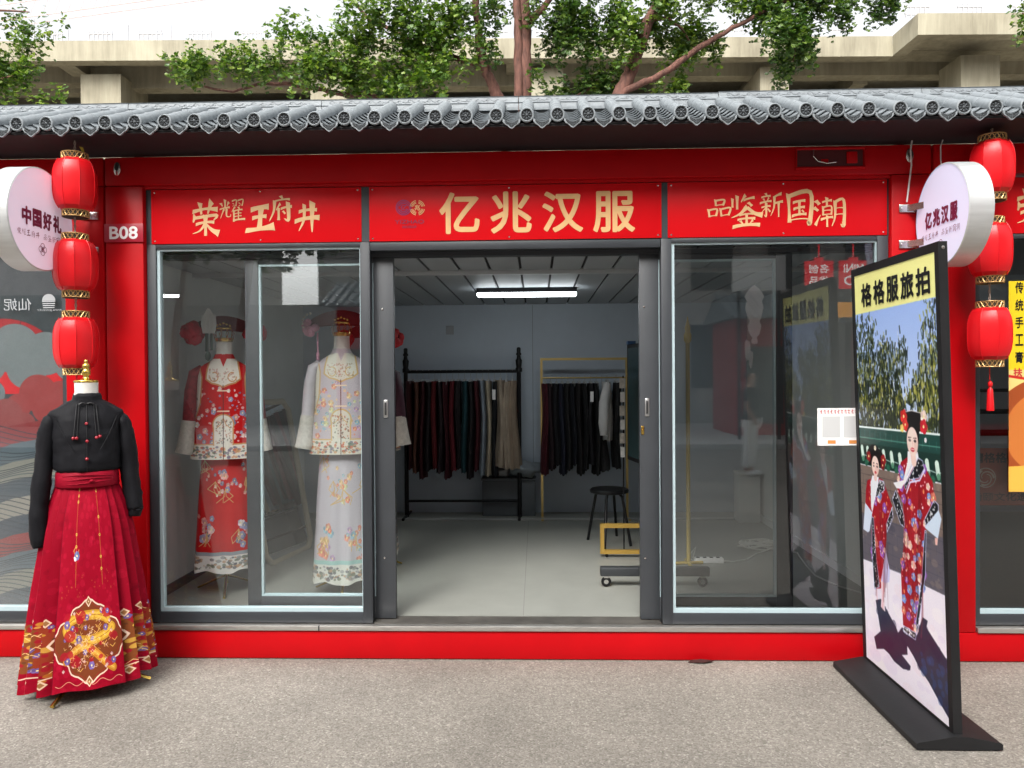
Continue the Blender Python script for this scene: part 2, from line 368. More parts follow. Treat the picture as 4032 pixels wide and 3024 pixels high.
# ------------------------------------------------------------------ ground
def ground_mat():
    m = mat('pebbled_resin_paving', (.3, .28, .26), .8)
    n = m.node_tree.nodes; l = m.node_tree.links; b = n['Principled BSDF']
    tc = n.new('ShaderNodeTexCoord')
    v = n.new('ShaderNodeTexVoronoi'); v.inputs['Scale'].default_value = 135; l.new(tc.outputs['Object'], v.inputs['Vector'])
    v2 = n.new('ShaderNodeTexVoronoi'); v2.inputs['Scale'].default_value = 48; l.new(tc.outputs['Object'], v2.inputs['Vector'])
    sp = n.new('ShaderNodeSeparateColor'); l.new(v.outputs['Color'], sp.inputs[0])
    sp2 = n.new('ShaderNodeSeparateColor'); l.new(v2.outputs['Color'], sp2.inputs[0])
    r = n.new('ShaderNodeValToRGB'); l.new(sp.outputs[0], r.inputs[0]); e = r.color_ramp.elements
    e[0].color = (.14, .126, .106, 1); e[1].color = (.36, .335, .295, 1); e[0].position = 0; e[1].position = 1
    for p, c in ((.2, (.175, .158, .135, 1)), (.5, (.212, .193, .166, 1)), (.82, (.245, .223, .193, 1)), (.95, (.285, .26, .226, 1))):
        q = e.new(p); q.color = c
    r2 = n.new('ShaderNodeMapRange'); r2.inputs[1].default_value = 0; r2.inputs[3].default_value = .93; r2.inputs[4].default_value = 1.07; l.new(sp2.outputs[1], r2.inputs[0])
    nz = n.new('ShaderNodeTexNoise'); nz.inputs['Scale'].default_value = 1.3; nz.inputs['Detail'].default_value = 5; l.new(tc.outputs['Object'], nz.inputs['Vector'])
    r3 = n.new('ShaderNodeMapRange'); r3.inputs[1].default_value = .3; r3.inputs[2].default_value = .7; r3.inputs[3].default_value = .80; r3.inputs[4].default_value = 1.12; l.new(nz.outputs[0], r3.inputs[0])
    mu = n.new('ShaderNodeMath'); mu.operation = 'MULTIPLY'; l.new(r2.outputs[0], mu.inputs[0]); l.new(r3.outputs[0], mu.inputs[1])
    sc = n.new('ShaderNodeVectorMath'); sc.operation = 'SCALE'; l.new(r.outputs[0], sc.inputs[0]); l.new(mu.outputs[0], sc.inputs['Scale'])
    l.new(sc.outputs[0], b.inputs['Base Color'])
    bp = n.new('ShaderNodeBump'); bp.inputs['Strength'].default_value = .3; bp.inputs['Distance'].default_value = .003; bp.invert = True
    l.new(v.outputs['Distance'], bp.inputs['Height']); l.new(bp.outputs[0], b.inputs['Normal'])
    return m
g = MB(); g.add([(-300, -300, 0), (300, -300, 0), (300, 300, 0), (-300, 300, 0)], [(0, 1, 2, 3)])
structure(g.build('ground', ground_mat()))

# ------------------------------------------------------------------ unfinished concrete building behind
def conc():
    m = mat('raw_cast_concrete', (.40, .355, .26), .85)
    n = m.node_tree.nodes; l = m.node_tree.links; b = n['Principled BSDF']; tc = n.new('ShaderNodeTexCoord')
    mp = n.new('ShaderNodeMapping'); mp.inputs['Scale'].default_value = (3.2, 3.2, .35); l.new(tc.outputs['Object'], mp.inputs[0])
    a = n.new('ShaderNodeTexNoise'); a.inputs['Scale'].default_value = 1.6; a.inputs['Detail'].default_value = 7; a.inputs['Roughness'].default_value = .7; l.new(mp.outputs[0], a.inputs[0])
    c = n.new('ShaderNodeTexNoise'); c.inputs['Scale'].default_value = .7; c.inputs['Detail'].default_value = 6; l.new(tc.outputs['Object'], c.inputs[0])
    ad = n.new('ShaderNodeMath'); l.new(a.outputs[0], ad.inputs[0]); l.new(c.outputs[0], ad.inputs[1])
    r = n.new('ShaderNodeValToRGB'); r.color_ramp.elements[0].position = .72/2; r.color_ramp.elements[1].position = 1.22/2
    r.color_ramp.elements[0].color = (.20, .178, .125, 1); r.color_ramp.elements[1].color = (.37, .34, .25, 1)
    hf = n.new('ShaderNodeMath'); hf.operation = 'MULTIPLY'; hf.inputs[1].default_value = .5; l.new(ad.outputs[0], hf.inputs[0]); l.new(hf.outputs[0], r.inputs[0])
    l.new(r.outputs[0], b.inputs['Base Color'])
    bp = n.new('ShaderNodeBump'); bp.inputs['Strength'].default_value = .25; bp.inputs['Distance'].default_value = .03; l.new(a.outputs[0], bp.inputs['Height']); l.new(bp.outputs[0], b.inputs['Normal'])
    return m
CONC = conc()
PALESTEEL = mat('pale_galvanised_rail', (.45, .44, .45), .6)
bd = thing('concrete_building', 'raw unfinished concrete building with open floor behind the red shops', 'building', (-12.78, 14, 0))
bd.rotation_euler = (0, 0, R_(2.0))
I4 = Matrix.Identity(4)
def cpart(name, boxes, lab=None, m=CONC):
    b = MB()
    for q in boxes: b.box(*q)
    o = b.build(name, m, bd, M=I4)
    if lab: o['label'] = lab
    return o
XW = 21.55                                   # where the right wing steps forward
cpart('roof_slab', [(-9, 34, 0.3, 16, 9.62, 9.78)])
b = MB(); b.box(-9, XW, 0, .3, 9.37, 9.86); b.build('fascia_beam', CONC, bd, M=I4)
cpart('fascia_beam', [(XW, XW+.32, -1.16, -.003, 9.38, 9.87), (XW+.32, 34, -1.16, -.86, 9.38, 9.87)], 'stepped forward corner of the concrete edge beam')
cpart('wing_slab', [(XW+.32, 34, -.86, .3, 9.63, 9.79)])
for x in (1.0, 6.6, 12.1): cpart('cantilever_bracket', [(x, x+.42, .3, 1.0, 9.36, 9.62)])
cpart('back_beam', [(-9, 1.98, 1.0, 1.4, 9.22, 9.62)]); cpart('back_beam', [(1.983, 13.2, 1.0, 1.4, 9.07, 9.62)]); cpart('lower_beam', [(-9, 1.45, 1.41, 1.75, 9.12, 9.30)])
cpart('back_beam', [(13.2, 34, 1.0, 1.4, 9.30, 9.62)])
for x, w, z in ((1.47, 1.0, 9.22), (7.2, .9, 9.06), (12.7, .82, 9.30), (18.45, .72, 9.30), (23.1, .95, 9.30), (-4.3, 1.0, 8.98), (29.0, .9, 9.30)):
    cpart('concrete_column', [(x, x+w, .45 if x < 22 else -.2, 1.9 if x < 22 else .75, 0, z)])
for x in (16.0, 18.6, 21.2, 24.1, 26.8): cpart('cross_beam', [(x, x+.38, 1.4, 15.5, 9.22, 9.62)])
for y in (6.0, 10.6): cpart('long_beam', [(-9, 34, y, y+.4, 9.05, 9.62)])
cpart('bounce_block_wall', [(-9, 13, 1.95, 2.2, 0, 8.9)]); cpart('bounce_block_wall', [(13.003, 34, 1.95, 2.2, 0, 8.75)])  # unseen walls added to keep bounced light off the ceiling behind the beams
cpart('far_wall', [(-9, 34, 15.6, 15.9, 0, 9.62)])
cpart('floor_slab', [(-9, 34, 2.25, 15.5, 4.6, 4.85)])
gr = MB()
for k in range(6): gr.box(-.275+k*.11-.012, -.275+k*.11+.012, -.012, .012, 0, .3)
gr.box(-.3, .3, -.016, .016, .05, .075); gr.box(-.3, .3, -.016, .016, .22, .245); gr.box(-.02, .02, -.1, .0, 0, .02)
g0 = gr.build('guard_rail', PALESTEEL, bd, M=I4); g0.location = (.9, .18, 9.862)
for k in range(1, 27):
    c = g0.copy(); C.objects.link(c); x = .9+1.22*k
    c.location = (x, .18 if x < XW-.5 else -.98, 9.862); c.parent = bd
for k in range(24):
    x = rnd.uniform(-1, 31); h = rnd.uniform(.35, .75)
    p_ = MB().tube([(x, .2, 9.80), (x+rnd.uniform(-.03, .03), .2, 9.80+h)], .013, 5).build('starter_bar', PALESTEEL, bd, M=I4)

# tower crane jib far beyond
cr = thing('tower_crane', 'faint orange lattice jib of a tower crane high above the concrete building', 'crane', (-52, 60, 0))
CRN = mat('faded_pink_steel', (.66, .47, .42), .6)
b = MB()
A0, A1 = Vector((-53, 60, 31.3)), Vector((-24, 60, 34.6)); h = Vector((0, 0, 1.35)); w = Vector((0, 1.1, 0))
b.tube([A0, A1], .035, 5); b.tube([A0+h, A1+h], .035, 5); b.tube([A0+w, A1+w], .03, 5)
N = 26
for k in range(N):
    p = A0.lerp(A1, k/N); q = A0.lerp(A1, (k+.5)/N); r = A0.lerp(A1, (k+1)/N)
    b.tube([p, q+h], .015, 4); b.tube([q+h, r], .015, 4)
b.build('jib', CRN, cr, smooth=40)
b = MB()
for sx in (-.7, .7):
    for sy in (-.7, .7): b.tube([(-52+sx, 60+sy, 0), (-52+sx, 60+sy, 35)], .07, 5)
b.build('mast', CRN, cr)

# ------------------------------------------------------------------ ginkgo trees
BARK = mat('reddish_brown_bark', (.135, .060, .044), .92, var=.65, scale=30, bump=1.0, bscale=38, stretch=(1, 1, .25))
def leafmat(name, c1, c2, c3):
    m = bpy.data.materials.new(name); m.use_nodes = True; n = m.node_tree.nodes; l = m.node_tree.links
    b = n['Principled BSDF']; g = n.new('ShaderNodeNewGeometry'); r = n.new('ShaderNodeValToRGB'); l.new(g.outputs['Random Per Island'], r.inputs[0])
    r.color_ramp.elements[0].color = (*c1, 1); r.color_ramp.elements[1].color = (*c3, 1); q = r.color_ramp.elements.new(.55); q.color = (*c2, 1)
    l.new(r.outputs[0], b.inputs['Base Color']); b.inputs['Roughness'].default_value = .42
    t = n.new('ShaderNodeBsdfTranslucent'); sc = n.new('ShaderNodeVectorMath'); sc.operation = 'MULTIPLY'; sc.inputs[1].default_value = (1.35, 1.5, .5); l.new(r.outputs[0], sc.inputs[0]); l.new(sc.outputs[0], t.inputs[0])
    mx = n.new('ShaderNodeMixShader'); mx.inputs[0].default_value = .30; l.new(b.outputs[0], mx.inputs[1]); l.new(t.outputs[0], mx.inputs[2]); l.new(mx.outputs[0], n['Material Output'].inputs[0])
    return m
LEAF = leafmat('ginkgo_leaf', (.032, .076, .012), (.092, .175, .024), (.24, .32, .055))
LEAFD = leafmat('darker_ginkgo_leaf', (.022, .056, .012), (.058, .122, .022), (.16, .235, .045))
def fan(b, p, d, up, s):
    """a ginkgo leaf: short stalk and a notched fan of three facets a side"""
    d = d.normalized(); w = d.cross(up)
    if w.length < .01: w = d.cross(Vector((1, .2, 0)))
    w.normalize(); nn = w.cross(d)
    q = lambda a, r, h: p+(d*math.cos(a)+w*math.sin(a))*s*r+nn*s*h
    b.add([p, q(-.95, .85, .22), q(-.5, 1.05, .08), q(-.08, .93, .0), q(.08, .93, .0), q(.5, 1.05, .06), q(.95, .85, .2)], [(0, 1, 2), (0, 2, 3), (0, 4, 5), (0, 5, 6)])
def crown(name, clumps, m, parent, size=.047, dens=1900, ydep=.75):
    b = MB()
    for cx, cy, cz, rx, rz, dn in clumps:
        n = int(dens*dn*(rx*rz)/.05*.32)+10
        ry = max(.16, min(.5, (rx+rz)*.5))*ydep
        # spurs: leaves sit in tufts along short hanging twigs
        nt = max(3, n//10)
        for _ in range(nt):
            while True:
                u = Vector((rnd.uniform(-1, 1), rnd.uniform(-1, 1), rnd.uniform(-1, 1)))
                if u.length < 1: break
            u = u*(.75+.35*u.length)*rnd.choice((1, 1, 1, 1.25))
            c = Vector((cx+u.x*rx, cy+u.y*ry, cz+u.z*rz))
            if mnoise.noise(c*3.4) < -.12 and rnd.random() < .85: continue
            ax = Vector((rnd.gauss(0, .35), rnd.gauss(0, .35), -1.0+rnd.gauss(0, .35))).normalized()
            for k in range(rnd.randint(8, 15)):
                p = c+ax*rnd.uniform(-.13, .13)+Vector((rnd.gauss(0, .022), rnd.gauss(0, .022), rnd.gauss(0, .022)))
                d = Vector((rnd.gauss(0, .8), rnd.gauss(0, .8)-.25, rnd.gauss(-.35, .55)))
                fan(b, p, d, Vector((rnd.gauss(0, .4), rnd.gauss(0, .4)-.3, 1)), size*rnd.uniform(.65, 1.25))
    return stuff(b.build(name, m, parent))
def limb(b, pts, r0, r1, n=9):
    P = []
    for i in range(len(pts)-1):
        for k in range(4):
            t = k/4; P.append(tuple(pts[i][j]*(1-t)+pts[i+1][j]*t+(rnd.uniform(-.012, .012) if k else 0) for j in range(3)))
    P.append(pts[-1]); N = len(P); b.tube(P, [(r0+(r1-r0)*i/(N-1))*rnd.uniform(.92, 1.08) for i in range(N)], n)
def cl(y, items, dn=1.0): return [(x, y+rnd.uniform(-.35, .35), z, rx, rz, dn) for x, z, rx, rz in items]

# tree whose pale red stem leans left of the door
t1 = thing('ginkgo_tree', 'ginkgo with slim curved reddish stem and long low left branch above the roof', 'tree', (-.25, 4.3, 0), 'ginkgo trees behind the shop')
b = MB(); limb(b, [(-.25, 4.3, 0), (-.30, 4.2, 2.5), (-.36, 4.1, 4.4), (-.402, 4, 4.66), (-.443, 4, 4.77), (-.525, 4, 4.92), (-.565, 4, 5.09), (-.605, 4, 5.36), (-.635, 4, 5.72), (-.70, 4.1, 6.6), (-.9, 4.3, 8.2)], .085, .028); b.build('trunk', BARK, t1, smooth=60)
b = MB(); limb(b, [(-.36, 4.15, 4.3), (-.9, 4.1, 4.55), (-1.5, 4.0, 4.66), (-1.907, 4, 4.721), (-2.12, 4, 4.73), (-2.384, 4, 4.79), (-2.665, 4, 4.85), (-3.03, 4, 4.86), (-3.32, 4, 4.775), (-3.75, 4, 4.85)], .042, .012, 7); b.build('branch', BARK, t1, smooth=60)
b = MB(); limb(b, [(-.56, 4, 5.0), (-1.2, 4.2, 5.3), (-1.9, 4.3, 5.7), (-2.6, 4.3, 6.6)], .035, .012, 7); b.build('branch', BARK, t1, smooth=60)
L1 = [(-3.6,4.95,.31,.14),(-3.83,5.0,.14,.1),(-3.37,4.95,.28,.11),(-2.95,4.97,.39,.14),(-2.58,5.18,.28,.25),(-2.44,4.85,.33,.17),(-2.04,5.06,.22,.31),(-1.84,5.42,.28,.33),(-1.54,5.58,.22,.22),(-1.68,4.92,.31,.22),(-1.4,4.83,.33,.17),(-1.29,5.18,.33,.28),(-1.12,5.51,.36,.25),(-.84,5.31,.25,.39),(-.9,4.82,.25,.15),(-1.9,4.78,.25,.12)]
crown('crown', cl(4.0, L1)+cl(4.3, [(-1.3, 6.2, .9, .45), (-2.1, 6.7, .8, .5), (-.8, 7.2, .9, .6)], .45), LEAF, t1)

t2 = thing('ginkgo_tree', 'tallest ginkgo, straight thick dark red trunk rising behind the shop doorway', 'tree', (-.12, 4.05, 0), 'ginkgo trees behind the shop')
b = MB(); limb(b, [(-.12, 4.05, 0), (-.12, 4.02, 3), (-.12, 4, 4.65), (-.116, 4, 5.16), (-.106, 4, 5.44), (-.118, 4, 5.71), (-.15, 4, 6.8), (-.1, 4, 8.6)], .105, .05, 11); b.build('trunk', BARK, t2, smooth=60)
b = MB(); limb(b, [(-.175, 3.93, 4.6), (-.17, 3.92, 5.2), (-.19, 3.92, 5.72), (-.3, 3.9, 6.6)], .05, .035); b.build('branch', BARK, t2, smooth=60)
b = MB(); limb(b, [(-.106, 4, 5.42), (-.009, 4, 5.516), (.116, 4, 5.64), (.5, 4, 6.1), (.9, 4.1, 6.9)], .045, .02); b.build('branch', BARK, t2, smooth=60)
b = MB(); limb(b, [(-.1, 4.1, 4.3), (.2, 4.2, 4.6), (.6, 4.2, 4.8), (.9, 4.2, 4.9)], .03, .01, 6); b.build('branch', BARK, t2, smooth=60)
L2 = [(-.48,5.36,.15,.39),(-.34,5.66,.15,.12),(.27,5.54,.31,.19),(.40,5.29,.17,.17),(.62,5.12,.11,.19),(.12,4.77,.17,.11),(.23,4.74,.22,.12),(.59,4.82,.31,.12),(.81,4.89,.17,.17),(.72,5.6,.2,.15),(.5,5.62,.4,.12),(.3,5.4,.25,.2),(.66,5.3,.10,.25)]
crown('crown', cl(4.15, L2)+cl(4.2, [(.1, 6.2, .9, .4), (.3, 7.0, 1.1, .6), (-.2, 8.3, 1.1, .7)], .4), LEAFD, t2)

t3 = thing('ginkgo_tree', 'ginkgo forking into two slanting red limbs right of the doorway', 'tree', (.85, 4.1, 0), 'ginkgo trees behind the shop')
b = MB(); limb(b, [(.80, 4.1, 0), (.83, 4.05, 2.8), (.88, 4, 4.45), (.908, 4, 4.63), (1.005, 4, 4.84), (1.089, 4, 5.05), (1.214, 4, 5.41), (1.365, 4, 5.68), (1.7, 4, 6.4), (1.9, 4, 7.6)], .10, .045); b.build('trunk', BARK, t3, smooth=60)
b = MB(); limb(b, [(.90, 3.98, 4.6), (1.0, 3.95, 4.70), (1.361, 3.95, 4.86), (1.608, 3.95, 5.02), (1.963, 3.95, 5.25), (2.263, 3.95, 5.40), (3.0, 3.9, 5.75)], .046, .018, 8); b.build('branch', BARK, t3, smooth=60)
b = MB(); limb(b, [(1.25, 4, 5.46), (1.45, 4.05, 5.52), (1.62, 4.1, 5.40), (1.75, 4.1, 5.2)], .02, .008, 6); b.build('branch', BARK, t3, smooth=60)
L3 = [(.93,5.5,.2,.28),(1.36,5.46,.22,.2),(1.61,5.15,.17,.15),(1.47,4.84,.25,.12),(1.66,4.72,.11,.06),(1.85,5.5,.17,.17),(1.99,5.36,.17,.14),(2.32,5.62,.33,.11),(1.25,4.76,.2,.08),(1.5,5.6,.4,.15),(1.0,5.3,.14,.3),(1.75,5.35,.2,.2)]
crown('crown', cl(4.15, L3)+cl(4.2, [(1.6, 6.3, .8, .4), (1.9, 7.1, 1.0, .6)], .4), LEAF, t3)
t4 = thing('ginkgo_tree', 'ginkgo limb hanging down over the right half of the tiled roof', 'tree', (6.9, 5.0, 0), 'ginkgo trees behind the shop')
b = MB(); limb(b, [(6.9, 5.0, 0), (6.8, 4.8, 3), (6.4, 4.5, 5.6), (5.2, 4.2, 6.6), (3.9, 4.0, 6.5), (2.9, 3.9, 6.3)], .10, .03); b.build('trunk', BARK, t4, smooth=60)
b = MB(); limb(b, [(3.3, 4.0, 6.1), (3.0, 3.9, 5.75), (2.8, 3.9, 5.3), (2.75, 3.9, 4.95)], .02, .006, 6); b.build('branch', BARK, t4, smooth=60)
L4 = [(2.45,5.49,.19,.19),(2.8,5.4,.30,.31),(3.1,5.36,.2,.2),(2.59,5.11,.2,.17),(2.86,5.02,.17,.17),(2.75,4.86,.10,.10),(3.55,5.53,.28,.13),(3.69,5.40,.10,.12),(2.7,5.7,.5,.15),(3.0,5.6,.4,.2),(2.75,5.25,.3,.25),(2.62,4.98,.12,.14)]
crown('crown', cl(3.9, L4)+cl(4.0, [(3.1, 6.2, .9, .35), (3.9, 6.7, 1.0, .6)], .4), LEAFD, t4)
t5 = thing('ginkgo_tree', 'ginkgo at the far left edge with sparse hanging leaves', 'tree', (-6.6, 4.3, 0), 'ginkgo trees behind the shop')
b = MB(); limb(b, [(-6.9, 4.3, 0), (-6.9, 4.2, 3), (-6.8, 4.1, 5), (-6.7, 4.1, 8)], .1, .05); b.build('trunk', BARK, t5, smooth=60)
b = MB(); limb(b, [(-6.8, 4.1, 4.6), (-6.2, 4, 4.9), (-5.8, 4, 5.0)], .03, .008, 6); limb(b, [(-6.8, 4.1, 5.5), (-6.2, 4, 5.75), (-5.6, 4, 5.7)], .03, .006, 6); b.build('branch', BARK, t5, smooth=60)
L5 = [(-5.83,5.10,.22,.17),(-5.80,4.86,.17,.14),(-6.3,4.95,.3,.3),(-5.46,4.71,.09,.05),(-5.09,4.69,.06,.02)]
crown('crown', cl(4.0, L5)+cl(4.0, [(-5.79,5.67,.3,.2),(-5.74,5.44,.22,.12),(-6.3,5.6,.35,.3)], .5)+cl(4.0, [(-6.7, 6.6, 1.0, .7)], .4), LEAF, t5)
t6 = thing('ginkgo_tree', 'ginkgo at the right edge showing only a few leaf tips', 'tree', (6.2, 4.3, 0), 'ginkgo trees behind the shop')
b = MB(); limb(b, [(6.3, 4.3, 0), (6.3, 4.2, 3), (6.2, 4.1, 5), (6.2, 4.1, 8)], .1, .05); b.build('trunk', BARK, t6, smooth=60)
b = MB(); limb(b, [(6.2, 4.1, 5.0), (5.7, 4, 5.3), (5.2, 4, 5.45)], .03, .006, 6); b.build('branch', BARK, t6, smooth=60)
crown('crown', cl(4.0, [(5.2,5.43,.11,.11),(5.24,5.15,.07,.06),(5.7,5.4,.4,.35)], .7)+cl(4.0, [(6.2, 6.4, 1.0, .7)], .4), LEAF, t6)
# ------------------------------------------------------------------ the cabin shop
XL, XR = -2.487, 2.213
shop = thing('cabin_shop', 'red steel cabin shop B08 with grey sliding doors, open in the middle', 'shop', (-.137, 0, 0))
def sp(name, boxes, m, parent=None, bev=0.0, lab=None):
    b = MB()
    for q in boxes: b.box(*q, bev=bev)
    o = b.build(name, m, parent or shop, smooth=30 if bev else None)
    if lab: o['label'] = lab
    return o
sp('base_beam', [(XL+.003, XR-.003, -.03, .10, .004, .165)], RED, bev=.006)
sp('corner_column', [(XL+.002, -2.262, -.03, .12, .168, 2.735)], RED, bev=.008)
sp('corner_column', [(1.990, XR-.002, -.03, .12, .168, 2.735)], RED, bev=.008)
sp('top_beam', [(XL+.002, XR-.002, -.03, .12, 2.738, 2.902)], RED, bev=.008)
sp('reveal', [(-2.262, 1.990, -.012, .10, 2.720, 2.737)], RED)
sp('sill', [(-2.262, 1.990, -.042, .005, .168, .196)], SILL, bev=.003)
sp('sill_joint', [(-1.263, -1.256, -.0435, -.03, .168, .1965)], DARK); 
# vent pocket in the top beam
vt = sp('lifting_pocket', [(1.47, 1.832, -.031, -.0305, 2.785, 2.878)], mat('dark_pocket', (.07, .002, .004), .5))
b = MB(); P = [(1.462, 2.777), (1.84, 2.777), (1.84, 2.886), (1.462, 2.886)]
b.tube([(x, -.034, z) for x, z in P+[P[0], P[1]]], .009, 8); b.build('pocket_rim', RED, vt, smooth=60)
b = MB(); b.box(1.74, 1.80, -.040, -.0315, 2.80, 2.866, bev=.004); b.build('latch', RED, vt, smooth=30); b = MB(); b.box(1.60, 1.64, -.038, -.0315, 2.806, 2.826, bev=.003); b.build('catch', RED, vt, smooth=30)
b = MB(); b.tube([(1.56, -.036, 2.89), (1.555, -.042, 2.84), (1.58, -.044, 2.812), (1.63, -.044, 2.80), (1.68, -.044, 2.806)], .003, 5); b.build('loose_wire', SCREW, vt)
for x, z in ((-2.41, 2.835), (2.09, 2.84)):
    q = MB(); q.lathe([(.022, -.004), (.026, 0), (.022, .003)], (x, -.033, z), 14, 'y', sx=.8, sy=1.5)
    o = q.build('lifting_hole', SCREW, shop, smooth=60)
    MB().lathe([(.014, -.001), (.014, .0)], (x, -.0385, z+.006), 12, 'y', sx=.8, sy=1.4).build('dark_hollow', BLACKGAP, o)
# sign backing and posts between the signs
sp('sign_backing', [(-2.262, 1.990, .006, .03, 2.401, 2.719)], FRAME)
def sign(x0, x1, lab):
    o = sp('sign_panel', [(x0, x1, -.002, .005, 2.404, 2.716)], SIGNRED, lab=lab, bev=.0012)
    for x in (x0+.02, (x0+x1)/2+rnd.uniform(-.05, .05), x1-.02):
        for z in (2.42, 2.70): MB().lathe([(.0050, -.0015), (.003, -.003)], (x, -.0022, z), 8, 'y').build('screw', SCREW, o)
    return o
s1 = sign(-2.228, -1.001, 'red sign panel lettered 荣耀王府井'); s2 = sign(-.955, .716, 'wide red sign panel lettered 亿兆汉服'); s3 = sign(.751, 1.978, 'red sign panel lettered 品鉴新国潮')
F0 = FRONT(-.002)
lettering('lettering', [brush('荣', -1.994, -1.823, 2.444, 2.649), brush('耀', -1.826, -1.676, 2.525, 2.663), brush('王', -1.676, -1.503, 2.462, 2.624), brush('府', -1.538, -1.394, 2.524, 2.673), brush('井', -1.387, -1.240, 2.458, 2.631)], F0, GOLDPALE, s1)
lettering('lettering', [brush('品', .972, 1.111, 2.507, 2.62), brush('鉴', 1.10, 1.288, 2.455, 2.639), brush('新', 1.268, 1.40, 2.513, 2.648), brush('国', 1.413, 1.566, 2.473, 2.653), brush('潮', 1.573, 1.747, 2.453, 2.615)], F0, GOLDPALE, s3)
B_ = .024
lettering('lettering', [fit('亿', -.551, -.319, 2.440, 2.678, B_), fit('兆', -.257, -.021, 2.439, 2.679, B_), fit('汉', .039, .272, 2.442, 2.675, B_), fit('服', .328, .566, 2.439, 2.673, B_)], F0, GOLDLET, s2)
LOGOP = mat('violet_logo_print', (.22, .02, .12), .5)
it = [ring2(-.756, 2.595, .040, .045), ring2(-.756, 2.595, .031, .036), ring2(-.756, 2.595, .022, .027, 24, 20, 160), ring2(-.756, 2.595, .022, .027, 24, 200, 340)]
it += [fit('亿', -.774, -.738, 2.578, 2.612, .02)]
lettering('logo', it, F0, LOGOP, s2, .0022)
it = []
for a in (45, 135, 225, 315):
    for r in (.044, .036, .029): it.append(ring2(-.677, 2.593, r-.004, r, 8, a-33, a+33))
it += [fit('兆', -.694, -.660, 2.577, 2.610, .03)]
lettering('logo', it, F0, GOLDLET, s2, .0022)
lettering('logo_lettering', [fit('YIZHAO', -.807, -.638, 2.502, 2.525, .02), fit('独家汉服品牌', -.765, -.683, 2.477, 2.492, .01)], F0, PURPLE, s2)
pl_ = sp('number_plate', [(-2.486, -2.258, -.040, -.0315, 2.412, 2.517)], PLATERED, bev=.001)
lettering('lettering', [fit('B08', -2.455, -2.288, 2.428, 2.502, .035)], FRONT(-.040), WHITE, pl_)

# fixed windows each side: frame, gasket, glass
def window(x0, x1, gx0, gx1):
    f = sp('window_frame', [(x0, gx0, .0, .062, .200, 2.400), (gx1, x1, .0, .062, .200, 2.400), (gx0, gx1, .002, .06, .200, .262), (gx0, gx1, .002, .06, 2.376, 2.400)], FRAME, bev=.002)
    t = .017
    sp('gasket', [(gx0, gx0+t, .012, .05, .262, 2.376), (gx1-t*.3, gx1, .012, .05, .262, 2.376), (gx0+t, gx1-t*.3, .012, .05, .262, .262+t*1.4), (gx0+t, gx1-t*.3, .012, .05, 2.376-t*.6, 2.376)], GASKET, f)
    b = MB(); b.add([(gx0+t, .03, .262+t*1.4), (gx1-t*.3, .03, .262+t*1.4), (gx1-t*.3, .03, 2.376-t*.6), (gx0+t, .03, 2.376-t*.6)], [(0, 1, 2, 3)])
    return f, b.build('glass_pane', GLASS, f)
wf1, wg1 = window(-2.258, -.955, -2.205, -1.012)
wf2, wg2 = window(.712, 1.986, .772, 1.925)
wf2['label'] = 'right window frame with paper notice on its glass'
sp('post_cover', [(-1.000, -.956, .0, .05, 2.401, 2.718)], FRAME); sp('post_cover', [(.717, .750, .0, .05, 2.401, 2.718)], FRAME)
sp('door_header', [(-.953, .710, .004, .14, 2.352, 2.399)], FRAME, bev=.002)
sp('door_track', [(-2.2, 1.93, .066, .135, 2.325, 2.351)], FRAME)
sp('window_bottom_track', [(-2.2, -.96, .066, .135, .20, .262)], FRAME); sp('window_bottom_track', [(.715, 1.93, .066, .135, .20, .262)], FRAME)
sp('threshold', [(-.952, .709, .008, .14, .165, .198)], mat('scuffed_threshold', (.075, .07, .062), .5, var=.5, scale=7))
# sliding leaves, pushed behind the fixed windows
def leaf(x0, x1, handle_x, lab):
    a, c = (.085, .118) if x1 < 0 else (.122, .155) if x1 > 0 else (.085, .118)
    a, c = .078, .118
    f = sp('door_leaf', [(x0, x0+.082, a, c, .262, 2.324), (x1-.118 if x1 < 0 else x1-.09, x1, a, c, .262, 2.324), (x0+.082, x1-(.118 if x1 < 0 else .09), a+.002, c-.002, .262, .330), (x0+.082, x1-(.118 if x1 < 0 else .09), a+.002, c-.002, 2.288, 2.324)], FRAME2, bev=.002, lab=lab)
    return f
lf = MB()
def leaf2(x0, x1, wl, wr, hx, lab):
    a, c = .078, .118; z0, z1 = .204 if True else .262, 2.345
    f = sp('door_leaf', [(x0, x0+wl, a, c, z0, z1), (x1-wr, x1, a, c, z0, z1), (x0+wl, x1-wr, a+.002, c-.002, z0, .332), (x0+wl, x1-wr, a+.002, c-.002, 2.292, z1)], FRAME2, bev=.002, lab=lab)
    t = .012; g0, g1 = x0+wl, x1-wr
    sp('gasket', [(g0, g0+t, a+.006, c-.006, .332, 2.292), (g1-t, g1, a+.006, c-.006, .332, 2.292), (g0+t, g1-t, a+.006, c-.006, .332, .332+t), (g0+t, g1-t, a+.006, c-.006, 2.292-t, 2.292)], GASKET, f)
    b = MB(); b.add([(g0+t, .098, .332+t), (g1-t, .098, .332+t), (g1-t, .098, 2.292-t), (g0+t, .098, 2.292-t)], [(0, 1, 2, 3)]); b.build('glass_pane', GLASS, f)
    b = MB(); b.box(hx-.013, hx+.013, a-.006, a-.0005, 1.385, 1.49, bev=.005); h = b.build('handle', mat('satin_handle', (.5, .5, .5), .35, metal=.9), f, smooth=40)
    b = MB(); b.box(hx-.006, hx+.006, a-.0075, a-.0055, 1.40, 1.475); b.build('handle_slot', BLACKGAP, f)
    for z in (.56, 2.02): MB().lathe([(.007, 0), (.006, -.003), (.002, -.004)], (hx-.015, a-.0005, z), 10, 'y').build('screw', SCREW, f, smooth=40)
    return f
